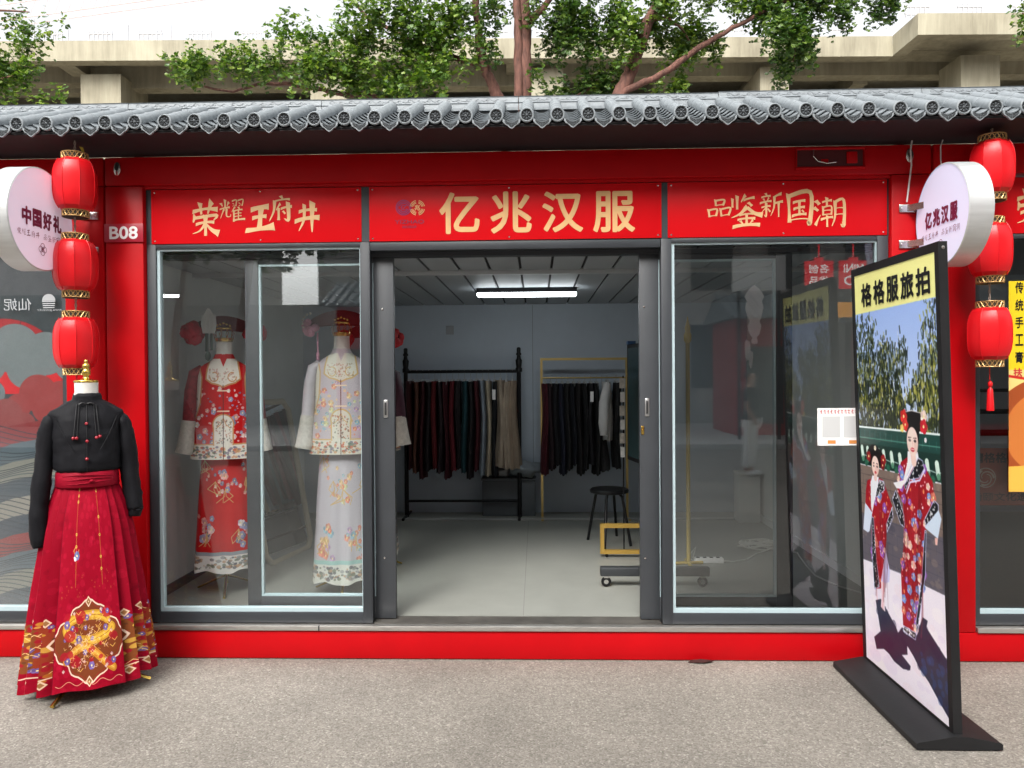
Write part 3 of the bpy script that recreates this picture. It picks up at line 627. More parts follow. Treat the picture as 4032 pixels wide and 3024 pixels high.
l1 = leaf2(-1.715, -.834, .080, .118, -.885, 'left sliding door leaf half hidden behind the dressed mannequins')
l2 = leaf2(.597, 1.476, .112, .093, .640, 'right sliding door leaf with a small brass lock')
b = MB(); b.box(.605, .622, .071, .0775, 1.28, 1.33, bev=.004); b.lathe([(.006, 0), (.005, -.006)], (.6135, .071, 1.305), 8, 'y'); b.build('lock', BRASS, l2, smooth=40)
# cabin shell
sp('floor', [(XL+.04, XR-.04, .145, 3.6, .15, .1995)], FLOORIN)
sp('floor_seam', [(-.09, -.086, .15, 3.1, .1995, .2005)], mat('floor_seam', (.25, .25, .23), .8))
sp('floor_strip', [(XL+.04, XR-.04, 3.15, 3.20, .1997, .216)], mat('silver_strip', (.45, .46, .46), .4, metal=.3), bev=.003)
sp('rear_wall', [(XL+.04, XR-.04, 3.6, 3.65, .15, 2.40)], WALLIN)
for x in (-.04, 1.2): sp('wall_seam', [(x, x+.004, 3.5985, 3.6005, .2, 2.36)], mat('wall_seam', (.12, .135, .155), .6))
sp('side_wall', [(XL, XL+.04, .10, 3.65, .15, 2.9)], WALLSIDE); sp('side_wall', [(XR-.04, XR, .10, 3.65, .15, 2.9)], WALLSIDE)
sp('skirting', [(XL+.041, XL+.055, .15, 3.6, .20, .26)], mat('dark_skirting', (.10, .105, .11), .5)); sp('skirting', [(XR-.055, XR-.041, .15, 3.6, .20, .26)], WHITE)
b = MB(); b.box(XL+.001, XR-.001, .125, 3.65, 2.62, 2.68); b.build('roof_deck', mat('roof_deck_grey', (.2, .2, .2), .7), shop)
x = XL+.05; k = 0
pm = None
while x < XR-.06:
    for y0, y1 in ((.15, .99), (1.06, 3.595)):
        if pm is None or y0 != .15 and k == 0:
            b = MB(); b.box(x+.009, x+.203, y0, y1, 2.366, 2.378); o = b.build('ceiling_panel', CEIL, shop)
            if y0 == .15: pm = o
            else: pm2 = o; k = 1
        else:
            s_ = pm if y0 == .15 else pm2; o = s_.copy(); C.objects.link(o); o.parent = shop; o.location.x = x-(XL+.05)
    x += .212
sp('ceiling_backing', [(XL+.041, XR-.041, .15, 3.6, 2.384, 2.392)], DARK)
sp('ceiling_strip', [(XL+.041, XR-.041, 1.0, 1.05, 2.340, 2.380)], mat('pale_ceiling_strip', (.45, .47, .49), .45), bev=.003)
sw = sp('switch_plate', [(-.94, -.86, 3.588, 3.5995, 2.06, 2.15)], mat('grey_switch', (.35, .37, .4), .5), bev=.004)
# ceiling batten lamp
lp = thing('batten_lamp', 'lit white tube lamp with black housing under the cabin ceiling', 'ceiling lamp', (-.077, 2.1, 2.366))
MB().box(-.50, .345, 2.05, 2.15, 2.325, 2.3655, bev=.006).build('housing', BLACK, lp, smooth=40)
MB().box(-.495, .340, 2.04, 2.16, 2.296, 2.3235, bev=.008).build('tube', mat('lit_tube', (.9, .9, .9), .4, emit=(.9, .97, 1.0), es=8), lp, smooth=40)
# ornaments stuck on the right pane
STK = mat('milky_sticker', (.75, .72, .74), .5, alpha=.6)
def sticker(cx, z0, z1, w):
    pts = []; H = z1-z0
    prof = [(0, .18), (.06, .22), (.1, .12), (.16, .34), (.3, .46), (.38, .34), (.48, .5), (.62, .62), (.72, .5), (.8, .66), (.88, .5), (.94, .3), (1, .0)]
    pts = [(cx+a*w, z0+t*H) for t, a in prof]+[(cx-a*w, z0+t*H) for t, a in prof[::-1]]
    return pts, [list(range(len(pts)))]
lettering('ornament_sticker', [sticker(1.247, 1.80, 2.135, .085), sticker(1.206, 1.70, 1.82, .03), sticker(1.225, 1.66, 1.76, .025)], FRONT(.034), STK, wf2, 0)
nt = thing('notice_sheet', 'white paper notice with red heading stuck on the right shop window', 'notice', (1.72, .027, 1.216))
MB().box(1.598, 1.838, .0255, .0275, 1.216, 1.429).build('paper', mat('white_paper', (.82, .81, .80), .7), nt)
b_ = []
for k in range(11):
    x = 1.612+k*.0195; b_ += [ribbon([(x, 1.412+rnd.uniform(-.003, .003), .004), (x+.013, 1.414, .005)]), ribbon([(x+.006, 1.42, .004), (x+.008+rnd.uniform(-.004, .004), 1.398, .004)]), ribbon([(x+.001, 1.402, .003), (x+.013, 1.40, .004)])]
lettering('heading', b_, FRONT(.0255), mat('red_ink', (.55, .05, .06), .6), nt, .001)
lettering('button', [rect2(1.655, 1.70, 1.226, 1.246), rect2(1.775, 1.82, 1.226, 1.246)], FRONT(.0255), mat('orange_ink', (.65, .25, .06), .6), nt, .001)
lettering('code_field', [rect2(1.625, 1.725, 1.262, 1.382), rect2(1.745, 1.83, 1.262, 1.382)], FRONT(.0255), mat('pale_grey_ink', (.55, .55, .55), .6), nt, .001)

# ------------------------------------------------------------------ neighbouring cabins
def neighbour(x0, x1, lab):
    """x0..x1 outer faces; a simpler cabin of the same make"""
    n = thing('cabin_shop', lab, 'shop', ((x0+x1)/2, 0, 0))
    def q(name, boxes, m, bev=0.0, parent=None):
        b = MB()
        for z in boxes: b.box(*z, bev=bev)
        return b.build(name, m, parent or n, smooth=30 if bev else None)
    q('base_beam', [(x0+.003, x1-.003, -.03, .10, .004, .165)], RED, .006)
    q('corner_column', [(x0+.003, x0+.236, -.03, .12, .168, 2.735)], RED, .008); q('corner_column', [(x1-.236, x1-.003, -.03, .12, .168, 2.735)], RED, .008)
    q('top_beam', [(x0+.003, x1-.003, -.03, .12, 2.738, 2.902)], RED, .008)
    a, c = x0+.24, x1-.24
    q('sill', [(a, c, -.042, .005, .168, .196)], SILL, .003)
    q('sign_panel', [(a+.02, c-.02, -.002, .005, 2.404, 2.716)], SIGNRED, .001); q('sign_backing', [(a, c, .006, .03, 2.401, 2.72)], FRAME)
    f = q('window_frame', [(a, a+.035, 0, .062, .2, 2.4), (c-.035, c, 0, .062, .2, 2.4), (a+.035, c-.035, .002, .06, .2, .262), (a+.035, c-.035, .002, .06, 2.376, 2.4)], FRAME, .002)
    q('gasket', [(a+.035, c-.035, .012, .05, .262, .288)], GASKET, 0, f)
    b = MB(); b.add([(a+.035, .03, .288), (c-.035, .03, .288), (c-.035, .03, 2.376), (a+.035, .03, 2.376)], [(0, 1, 2, 3)]); b.build('glass_pane', GLASS, f)
    q('floor', [(x0+.04, x1-.04, .145, 3.6, .15, .1995)], FLOORIN); q('rear_wall', [(x0+.04, x1-.04, 3.6, 3.65, .15, 2.62)], WALLIN)
    q('side_wall', [(x0, x0+.04, .1, 3.65, .15, 2.62), (x1-.04, x1, .1, 3.65, .15, 2.62)], WALLSIDE); q('roof_deck', [(x0+.001, x1-.001, .125, 3.65, 2.62, 2.68)], CEIL)
    return n
nl = neighbour(-7.19, -2.492, 'left neighbour red cabin with wave and cloud window mural')
nr = neighbour(2.218, 6.92, 'right neighbour red cabin with yellow poster inside its window')
# window film of the left neighbour: red sun, clouds and waves
cv = Canvas(420, 760, (46, 54, 58))
cv.poly([(0, 0), (1, 0), (1, .12), (0, .12)], (70, 72, 76)); 
def dome(cx, cy, rx, ry, col, a0=180, a1=360): cv.poly([(cx+rx*math.cos(R_(a0+(a1-a0)*k/28)), cy+ry*math.sin(R_(a0+(a1-a0)*k/28))) for k in range(29)], col)
dome(.66, .40, .36, .215, (150, 20, 28)); dome(.66, .40, .30, .17, (190, 20, 30))
for k in range(9):
    a = 190+k*19; cv.line([(.66+.30*math.cos(R_(a)), .40+.17*math.sin(R_(a))), (.66+.36*math.cos(R_(a)), .40+.215*math.sin(R_(a)))], 2, (90, 15, 22))
def cloud(cx, cy, s, col):
    for dx, dy, r in ((-.16, .02, .5), (-.05, -.03, .75), (.08, -.015, .65), (.18, .02, .45), (0, .03, .6)): cv.disc(cx+dx*s, cy+dy*s*.8, 60*s*r, col)
cloud(.78, .30, 1.2, (104, 112, 114)); cloud(.40, .38, 1.1, (98, 108, 112)); cloud(.88, .42, .9, (136, 52, 52)); cloud(.6, .47, .9, (128, 60, 60)); cloud(.25, .46, .9, (88, 100, 106))
for k in range(10):
    cv.poly([(0, .5+.052*k), (.15, .48+.052*k), (.3, .515+.052*k), (.5, .53+.052*k), (.7, .49+.052*k), (.85, .475+.052*k), (1, .50+.052*k), (1, .62+.052*k), (0, .62+.052*k)], [(120, 40, 42), (70, 84, 92), (112, 112, 104), (52, 64, 74), (124, 120, 112), (44, 56, 68)][k % 6])
    for j in range(5): cv.line([(x, .5+.052*k+.01*j+.018*math.sin(x*9+k*1.3+j*.3)) for x in np.linspace(0, 1, 24)], 1.6, (26+6*j, 36+6*j, 46+6*j))
cv.a *= 1.05; cv.grain(.08)
fl = thing('window_film', 'printed window film of red sun, clouds and grey waves inside left neighbour window', 'window film', (-3.3, .05, .29))
MB().grid(1, 1, lambda u, v: (-3.95+u*1.2, .052, .29+v*2.08)).build('print', cv.material('wave_mural_print', .8, spec=.04), fl)
PALELET = mat('pale_grey_reflection', (.36, .38, .39), .6)  # reflection of a sign opposite, put on the glass as flat pale letters
lettering('reflected_lettering', [fit('仙妮', -3.13, -2.965, 2.03, 2.10, .0, True), ring2(-2.86, 2.085, .0, .04, 20, 0, 180)]+[rect2(-2.90+.002*k, -2.82-.002*k, 2.078-.012*k, 2.084-.012*k) for k in range(4)]+[fit('XIANNI JEWELRY', -2.93, -2.76, 2.022, 2.036, 0, True)], FRONT(.026), PALELET, fl, 0)
# poster and board inside the right neighbour
yp = thing('wall_poster', 'yellow poster with painted jar inside right neighbour window', 'poster', (3.0, .07, 1.15))
cv = Canvas(256, 480, (216, 190, 30))
cv.poly([(0, .42), (1, .42), (1, 1), (0, 1)], (226, 196, 120)); cv.disc(.28, .72, 130, (150, 70, 30), 1, .8); cv.disc(.30, .72, 104, (190, 110, 50), 1, .8); cv.disc(.34, .70, 60, (236, 226, 214), 1, .7); cv.disc(.30, .76, 40, (170, 30, 30)); cv.poly([(0, .88), (1, .84), (1, 1), (0, 1)], (222, 170, 70))
cv.line([(.0, .45), (.4, .5), (.9, .46)], 6, (190, 40, 30))
MB().grid(1, 1, lambda u, v: (2.665+u*.9, .024, 0.95+v*1.19)).build('print', cv.material('jar_poster_print', .5), yp)
lettering('lettering', [fit(c, 2.70, 2.745, 2.07-k*.098, 2.135-k*.098, .02) for k, c in enumerate('传统手工膏')], FRONT(.024), BLACK, yp, .002)
lettering('red_lettering', [fit('扶', 2.69, 2.74, 1.60, 1.65, .03)], FRONT(.024), mat('red_print', (.5, .03, .03), .5), yp, .002)
bo = thing('shop_board', 'red board lettered 婧格格 with dragon roundel inside right neighbour window', 'board', (2.75, .14, .86))
MB().box(2.50, 3.3, .10, .115, .86, 1.19).build('panel', mat('dull_red_board', (.34, .08, .055), .5), bo)
lettering('lettering', [fit('婧格格', 2.505, 2.70, 1.105, 1.165, .03)], FRONT(.10), BLACK, bo, .002)
lettering('lettering', [fit('齿颐文化遗产', 2.50, 2.88, .885, .935, .02)], FRONT(.10), mat('maroon_ink', (.06, .015, .012), .6), bo, .002)
EMB = mat('stone_grey_print', (.62, .55, .48), .6)
it = [ring2(2.58, 1.02, .052, .058, 28)]
it += [ribbon([(2.58+r*math.cos(t), 1.02+r*math.sin(t), w) for t, r, w in [(a*.42+o, .046-.0032*a, .012-.001*a) for a in range(9)]]) for o in (0, 2.1, 4.2)]
lettering('emblem', it, FRONT(.10), EMB, bo, .002)
sp_ = MB()
for k in range(3): sp_.box(2.49, 3.6, .6, .95, 1.22+.14*k, 1.235+.14*k)
sh = tag(sp_.build('display_shelf', mat('dark_shelf', (.05, .045, .04), .6)), 'dark shelves of small jars inside right neighbour shop', 'shelf')
JAR = mat('black_jar', (.02, .02, .022), .3)
j0 = None
for k in range(3):
    for i in range(4):
        if j0 is None:
            j0 = MB().lathe([(.02, 0), (.026, .006), (.026, .05), (.014, .065), (.014, .08), (.017, .082), (.017, .095)], (0, 0, 0), 10).build('jar', JAR, None, smooth=40, M=I4); o = j0
        else: o = j0.copy(); C.objects.link(o)
        o.location = (2.54+i*.075, .7+.04*(i % 2), 1.2355+.14*k); tag(o, '%s black jar from the left on the %s dark shelf in the right neighbour shop' % (('first', 'second', 'third', 'fourth')[i], ('lowest', 'middle', 'upper')[k]), 'jar', 'jars on the neighbour shelves')
lettering('sign_lettering', [brush('荣', 2.685, 2.85, 2.444, 2.66)], F0, GOLDPALE, nr)
# ------------------------------------------------------------------ grey tiled awning
aw = thing('tiled_awning', 'long grey tiled awning with round tile ends and dark soffit above the shops', 'awning', (-.1, 0, 2.92))
AX0, AX1 = -4.60, 4.40
def ap(name, fn, m, parent=aw, smooth=None):
    b = MB(); fn(b); return b.build(name, m, parent, smooth=smooth)
EY, EZ, BY, BZ = -.36, 2.990, .12, 3.206       # eave and back of the tile rows
SL = math.atan2(BZ-EZ, BY-EY)
def along(t, dx, dn): # point: t metres up the slope from the eave, dx sideways, dn above the tile axis
    return (dx, EY+t*math.cos(SL)-dn*math.sin(SL), EZ+t*math.sin(SL)+dn*math.cos(SL))
LN = math.hypot(BY-EY, BZ-EZ)
def barrel(b):
    segs = [(0, .0355), (.006, .0375), (.03, .0375), (.032, .034)]
    t = .032
    while t < LN-.01:
        segs += [(min(t+.105, LN), .034), (min(t+.107, LN), .0362), (min(t+.125, LN), .0362), (min(t+.127, LN), .034)]; t += .127
    n = 9; vs = []
    for t, r in segs:
        for k in range(n+1):
            a = math.pi*(1.18*k/n-.09); vs.append(along(t, r*math.cos(a), r*math.sin(a)))
    b.add(vs, [(i*(n+1)+k, i*(n+1)+k+1, (i+1)*(n+1)+k+1, (i+1)*(n+1)+k) for i in range(len(segs)-1) for k in range(n)])
def cap(b):
    c = (0, EY+.004, EZ); b.lathe([(.0375, 0), (.038, -.012), (.033, -.015), (.030, -.014), (.029, -.006)], c, 22, 'y')
def rosette(b):
    y = EY-.004
    for k in range(8):
        a = 2*math.pi*k/8; a2 = a+.28; a3 = a-.28
        P = lambda r, t, h: (r*math.cos(t), y-h, EZ+r*math.sin(t))
        b.add([P(.008, a, .003), P(.018, a2, .001), P(.026, a, .004), P(.018, a3, .001), P(.018, a, .007)], [(0, 1, 4), (1, 2, 4), (2, 3, 4), (3, 0, 4)])
    b.lathe([(.008, 0), (.007, -.005), (.002, -.008)], (0, y, EZ), 8, 'y')
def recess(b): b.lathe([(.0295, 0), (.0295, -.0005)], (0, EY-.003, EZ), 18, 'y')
HP = .08
def pan(b):
    # nested concave plates, each lapping the next one up the slope
    for t0 in (-.004, .075, .155, .235, .315, .395):
        n = 8; vs = []
        for t, lift in ((t0, .0), (t0, .006), (min(t0+.10, LN), -.012)):
            for k in range(n+1):
                s = -1+2*k/n; vs.append(along(t, s*.052, -.030+.026*s*s-.004+lift))
        b.add(vs, [(i*(n+1)+k, i*(n+1)+k+1, (i+1)*(n+1)+k+1, (i+1)*(n+1)+k) for i in range(2) for k in range(n)])
def drip_outline(k=1.0, dz=0.0):
    top = [(-.047+.094*i/8, -.018-.022*math.cos((i/8-.5)*math.pi)) for i in range(9)]
    bot = [(.047, -.020), (.046, -.034), (.036, -.046), (.022, -.054), (.010, -.066), (0, -.071), (-.010, -.066), (-.022, -.054), (-.036, -.046), (-.046, -.034), (-.047, -.020)]
    P = top+bot[1:-1]; cz = -.045
    return [(x*k, EZ+cz+(z-cz)*k+dz) for x, z in P]
def drip(b): b.prism(drip_outline(), EY-.010, EY+.002)
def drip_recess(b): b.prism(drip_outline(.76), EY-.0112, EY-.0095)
def drip_relief(b):
    y = EY-.0112
    for s in (-1, 1):
        for (cx, cz, r) in ((.021, -.043, .006), (.010, -.052, .005), (.030, -.036, .004)):
            pts = [(s*(cx+r*math.cos(a)*(1-a/9)), y, EZ+cz+r*math.sin(a)*(1-a/9)) for a in np.linspace(0, 5.2, 7)]
            b.tube(pts, .0016, 4, caps=False)
    b.tube([(0, y, EZ-.046), (0, y, EZ-.062)], .002, 4)
proto = []
x0 = AX0+.03
def mk():
    bt = ap('barrel_tile', barrel, TILE, smooth=35)
    e = ap('end_cap', cap, TILE, bt, 40); ap('rosette', rosette, TILEM, bt); ap('recess', recess, TILED, bt)
    pt = ap('pan_tile', pan, TILE, aw, 40)
    dt = ap('drip_tile', drip, TILE, aw, None); ap('recess', drip_recess, TILED, dt); ap('relief', drip_relief, TILEM, dt)
    return bt, pt, dt
PITCH = .1604; NT = int((AX1-AX0)/PITCH)
first = None
PH = -.202+.0  # a row stands at this x
xs = [PH+PITCH*k for k in range(-27, 28) if AX0 < PH+PITCH*k < AX1]
bt, pt, dt = mk()
for i, x in enumerate(xs):
    for o, dx in ((bt, 0), (pt, HP), (dt, HP)):
        c = o if i == 0 else dup(o, aw)
        c.location = (x+dx, 0, 0)
# deck under the tiles, ridge panels, soffit
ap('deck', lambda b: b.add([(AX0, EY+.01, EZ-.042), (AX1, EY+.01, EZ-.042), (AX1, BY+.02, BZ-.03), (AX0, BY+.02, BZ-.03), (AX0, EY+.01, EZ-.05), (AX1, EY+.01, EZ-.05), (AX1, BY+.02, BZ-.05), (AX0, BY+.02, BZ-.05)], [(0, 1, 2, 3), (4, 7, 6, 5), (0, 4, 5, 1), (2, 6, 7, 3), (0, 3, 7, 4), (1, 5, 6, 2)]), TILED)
ap('soffit', lambda b: b.add([(AX0, EY+.012, 2.936), (AX1, EY+.012, 2.936), (AX1, .03, 2.918), (AX0, .03, 2.918), (AX0, EY+.012, 2.944), (AX1, EY+.012, 2.944), (AX1, .03, 2.926), (AX0, .03, 2.926)], [(0, 3, 2, 1), (4, 5, 6, 7), (0, 1, 5, 4), (3, 7, 6, 2)]), SOFFIT)
ap('fascia_strip', lambda b: b.box(AX0, AX1, EY+.006, EY+.018, 2.945, EZ-.040), SOFFIT)
def ridge(b):
    w = 1.166
    pr = [(.10, 3.196), (.116, 3.196), (.122, 3.226), (.118, 3.232), (.126, 3.236), (.134, 3.266), (.130, 3.272), (.19, 3.274), (.19, 3.18), (.10, 3.18)]
    n = len(pr); b.add([(0.002, y, z) for y, z in pr]+[(w-.002, y, z) for y, z in pr], [list(range(n)), [n+i for i in range(n)][::-1]]+[(i, n+i, n+(i+1) % n, (i+1) % n) for i in range(n)])
def scroll(b):
    x = .06; s = 1
    while x < 1.10:
        pts = []
        for a in np.linspace(0, 6.6, 12):
            r = .013*(1-a/8); pts.append((x+r*math.cos(a)*1.5, .1265+.0, 3.250+s*r*math.sin(a)))
        b.tube([(p[0], .1265+(p[2]-3.236)*.25, p[2]) for p in pts], .0019, 4, caps=False)
        b.tube([(x+.018, .129, 3.248), (x+.035, .1275, 3.243), (x+.052, .130, 3.252)], .0019, 4, caps=False); x += .058; s = -s
rp = ap('ridge_panel', ridge, TILE); sc_ = ap('carved_scroll', scroll, mat('darker_grey_relief', (.13, .145, .16), .6), rp)  # scroll in a darker grey than the ridge panel
xs2 = [-.095+1.166*k+.0 for k in range(-4, 5)]
for i, x in enumerate(xs2):
    o = rp if i == 0 else dup(rp, aw)
    o.location = (x, 0, 0); o.location.z = rnd.uniform(-.003, .003)
# hidden legs of the awning: steel struts standing on the cabin roofs
for x in (-4.2, -2.4, -.2, 2.1, 4.1): ap('roof_strut', lambda b, x=x: b.box(x, x+.04, .14, .18, 2.69, 3.18), BLACK)

# ------------------------------------------------------------------ lanterns
def lantern(zt, x, y, lab, tassel, cordtop):
    t = thing('paper_lantern', lab, 'lantern', (x, y, zt-.352), 'red lantern strings')
    z0 = zt-.352; PHI = rnd.uniform(0, .78)
    def body(b):
        nz, na = 14, 64; vs = []
        for j in range(nz+1):
            s = j/nz; z = z0+.036+s*(.28)
            q = abs(2*s-1); r = .110*(1-.28*q**3.2) - (.012 if j in (0, nz) else 0)
            for k in range(na):
                a = 2*math.pi*k/na; ph = (k % 8)/8; f = 1-.045*(1-abs(2*ph-1))*1.0
                f = math.cos(math.pi/8)/math.cos((a % (math.pi/4))-math.pi/8); f = .5*f+.5
                vs.append((x+r*f*math.cos(a+PHI), y+r*f*math.sin(a+PHI), z))
        b.add(vs, [(j*na+k, j*na+(k+1) % na, (j+1)*na+(k+1) % na, (j+1)*na+k) for j in range(nz) for k in range(na)]+[list(range(na))[::-1], [nz*na+k for k in range(na)]])
    b = MB(); body(b); sh = b.build('lantern_shade', LANT, t, smooth=24)
    for k in range(8):
        pass
    b = MB()
    for k in range(8):
        a = PHI+k*math.pi/4; pts = []
        for j in range(13):
            s = j/12; q = abs(2*s-1); r = .1105*(1-.28*q**3.2)+.0005; pts.append((x+r*math.cos(a), y+r*math.sin(a), z0+.04+s*.272))
        b.tube(pts, .0022, 5)
    b.build('rib', LANT, sh, smooth=60)
    for nm, za in (('top_collar', zt-.040), ('bottom_collar', z0)):
        b = MB(); b.lathe([(.063, 0), (.063, .036)], (x, y, za), 24); col = b.build(nm, LDARK, t, smooth=60)
        b = MB()
        for zz in (za+.001, za+.036): b.lathe([(.0665, -.0025), (.068, 0), (.0665, .0025), (.063, .0025), (.063, -.0025)], (x, y, zz), 24, caps=False)
        n = 18
        for d in (-1, 1):
            for k in range(n):
                a0 = 2*math.pi*k/n; b.tube([(x+.0655*math.cos(a0+d*f*.34), y+.0655*math.sin(a0+d*f*.34), za+.036*f) for f in (0, .5, 1)], .0026, 4, caps=False)
        b.build('lattice', LCOLL, col)
    b = MB()
    for s in (-1, 1):
        n = 9; b.tube([(x+s*.004*math.sin(2*math.pi*i/n*1.5), y+.004*math.cos(2*math.pi*i/n*1.5)*s, zt-.01+(cordtop-zt+.01)*i/n) for i in range(n+1)], .0028, 5)
    b.build('cord', CORD, t)
    if tassel:
        b = MB(); b.tube([(x, y, z0), (x, y, z0-.07)], .003, 5); b.lathe([(.003, 0), (.012, -.01), (.011, -.03), (.006, -.034), (.014, -.05), (.019, -.16), (.0, -.162)], (x+.003, y, z0-.075), 10)
        b.build('tassel', LANT, t, smooth=60)
    return t
W3 = ('top', 'middle', 'bottom')
ZL = (2.864, 2.423, 1.999); ZR = (2.894, 2.455, 2.008)
labs = ['top lantern of the left string, beside the round 中国好礼 sign', 'middle lantern of the left string, level with the B08 plate', 'bottom lantern of the left string, just above the black bloused mannequin',
        'top lantern of the right string, partly behind the round 亿兆汉服 sign', 'middle lantern of the right string, below the round 亿兆汉服 sign', 'bottom lantern of the right string with red tassel beneath']
for i in range(3): lantern(ZL[i], (-2.524, -2.529, -2.530)[i], -.25, labs[i], i == 2, 2.935 if i == 0 else ZL[i-1]-.345)
for i in range(3): lantern(ZR[i], (2.442, 2.432, 2.430)[i], -.2, labs[3+i], i == 2, 2.93 if i == 0 else ZR[i-1]-.345)
b = MB(); b.add([(-2.50, -.25, 2.90), (-2.475, -.255, 2.893), (-2.47, -.25, 2.872), (-2.485, -.245, 2.865), (-2.49, -.25, 2.88)], [(0, 1, 4), (1, 2, 3), (1, 3, 4)])
tag(b.build('yellow_ribbon', mat('yellow_ribbon', (.6, .42, .03), .6)), 'scrap of yellow ribbon tied above the left lantern string', 'ribbon')

# ------------------------------------------------------------------ round projecting signs
FACE = mat('lavender_sign_face', (.70, .69, .86), .35, emit=(.72, .70, .95), es=.16)
FACE2 = mat('pink_white_sign_face', (.78, .68, .82), .35, emit=(.95, .78, .92), es=.14)
def round_sign(xf, s, yc, zc, r, name, lab, fm, thick=.125):
    """s=-1: the shown face looks towards -x (right sign); s=+1 towards +x"""
    t = thing('round_sign', lab, 'sign', (xf, 0, zc), 'round signs hung square to the shop fronts')
    b = MB(); x1 = xf-s*thick
    def ringp(rad, x): return [(x, yc+rad*math.cos(2*math.pi*k/64), zc+rad*math.sin(2*math.pi*k/64)) for k in range(64)]
    L = [(r-.006, xf+s*.0), (r, xf-s*.004), (r, x1+s*.004), (r-.006, x1)]
    vs = []
    for rad, x in L: vs += ringp(rad, x)
    b.add(vs, [(i*64+k, i*64+(k+1) % 64, (i+1)*64+(k+1) % 64, (i+1)*64+k) for i in range(3) for k in range(64)])
    b.build('rim', ALU, t, smooth=40)
    for x, d in ((xf-s*.0025, 1), (x1+s*.0025, -1)):
        b = MB(); b.add(ringp(r-.0055, x), [list(range(64))]); b.build('sign_face', fm, t)
    pl = plane((xf-s*.0025, yc, zc), (0, s, 0), (0, 0, 1))
    lettering('lettering', [fit(c, -.163+.084*i, -.163+.084*i+.074, -.050, .045, .045) for i, c in enumerate(name)], pl, PURPLE, t, .003)
    it = []
    for i, c in enumerate('荣耀王府井'): it.append(brush(c, -.20+.036*i, -.20+.036*i+.030, -.108, -.074, 1.5))
    lettering('small_lettering', it, pl, PURPLE, t, .003); it = []
    for i, c in enumerate('品鉴新国潮'): it.append(brush(c, .008+.036*i, .008+.036*i+.030, -.108, -.074, 1.5))
    lettering('small_lettering', it, pl, PURPLE, t, .003)
    q = [ring2(.012*dx, -.158+.016*dz, .0145, .0175, 18) for dx, dz in ((0, 1), (0, -1), (1.3, 0), (-1.3, 0))]+[fit('京', -.011, .011, -.170, -.146, .02)]
    lettering('emblem', q, pl, PURPLE, t, .003)
    for dz in (.095, -.105):
        b = MB(); xb = xf+s*.040
        b.box(xb-.05, xb+.05, -.040, -.0315, zc+dz-.022, zc+dz+.022, bev=.003)
        b.add([(xb-.006, -.040, zc+dz-.018), (xb+.006, -.040, zc+dz-.018), (xb+.006, -.040, zc+dz+.018), (xb-.006, -.040, zc+dz+.018), (xf-s*.03-.006, -.16, zc+dz-.018), (xf-s*.03+.006, -.16, zc+dz-.018), (xf-s*.03+.006, -.16, zc+dz+.018), (xf-s*.03-.006, -.16, zc+dz+.018)], [(0, 3, 2, 1), (4, 5, 6, 7), (0, 1, 5, 4), (1, 2, 6, 5), (2, 3, 7, 6), (3, 0, 4, 7)])
        for xx in (xb-.036, xb+.036): b.lathe([(.007, 0), (.006, -.004)], (xx, -.0402, zc+dz), 8, 'y')
        b.build('bracket', SCREW, t, smooth=30)
    return t
round_sign(2.118, -1, -.305, 2.449, .268, '亿兆汉服', 'white round sign 亿兆汉服 on the right red column', FACE)
round_sign(-2.61, 1, -.405, 2.470, .270, '中国好礼', 'white round sign 中国好礼 at the left edge', FACE2)
cb = MB()
cb.tube([(2.10, -.036, 2.92), (2.085, -.05, 2.86), (2.09, -.05, 2.78), (2.075, -.05, 2.66), (2.06, -.06, 2.575)], .0045, 6)
tag(cb.build('sign_cable', mat('off_white_cable', (.62, .56, .54), .6)), 'off white cable running down to the round sign bracket', 'cable')
cb = MB(); cb.tube([(2.27, -.036, 2.925), (2.245, -.06, 2.88), (2.235, -.08, 2.80), (2.235, -.1, 2.70)], .0035, 6)
tag(cb.build('sign_cable', mat('white_cable', (.7, .66, .64), .6)), 'short white cable behind the top of the round 亿兆汉服 sign', 'cable')

# ------------------------------------------------------------------ standing poster board
ps = thing('poster_stand', 'tall black framed standing poster 格格服旅拍 on a long black foot', 'poster stand', (1.81, -.58, 0))
b = MB(); XC = 1.812
prof = [(-.188, .006), (.176, .006), (.176, .030), (.166, .036), (.030, .062), (-.030, .062), (-.178, .036), (-.188, .030)]
n = len(prof)
b.add([(XC+x, -1.062, z) for x, z in prof]+[(XC+x*.97, -.115, z) for x, z in prof], [list(range(n)), [n+i for i in range(n)][::-1]]+[(i, n+i, n+(i+1) % n, (i+1) % n) for i in range(n)])
for yy in (-1.04, -.15):
    for xx in (-.16, .15): b.lathe([(.014, 0), (.014, .0065)], (XC+xx, yy, .0002), 8)
MATB = mat('matt_black_steel', (.014, .014, .015), .5, spec=.25, var=.2, scale=5, bump=.03, bscale=70)
b.build('foot', MATB, ps, smooth=30)
LE = .030                                    # the board leans a little towards the doorway
xa = lambda z, o=0: XC+o-LE*(z-.06)
def bar(b, y0, y1, z0, z1, hw=.019):
    b.add([(xa(z, o), y, z) for z in (z0, z1) for y in (y0, y1) for o in (-hw, hw)], [(0, 1, 3, 2), (4, 6, 7, 5), (0, 4, 5, 1), (2, 3, 7, 6), (0, 2, 6, 4), (1, 5, 7, 3)])
b = MB(); Y0, Y1 = -.155, -1.0
bar(b, Y0, Y0+.036, .062, 2.192); bar(b, Y1-.036, Y1, .062, 2.192); bar(b, Y1, Y0, 2.152, 2.192); bar(b, Y1, Y0, .062, .075)
b.build('frame', MATB, ps)
b = MB(); b.lathe([(.008, 0), (.008, -.003), (.003, -.004)], (xa(2.165), Y1-.0362, 2.165), 10, 'y'); b.build('screw', SCREW, ps)
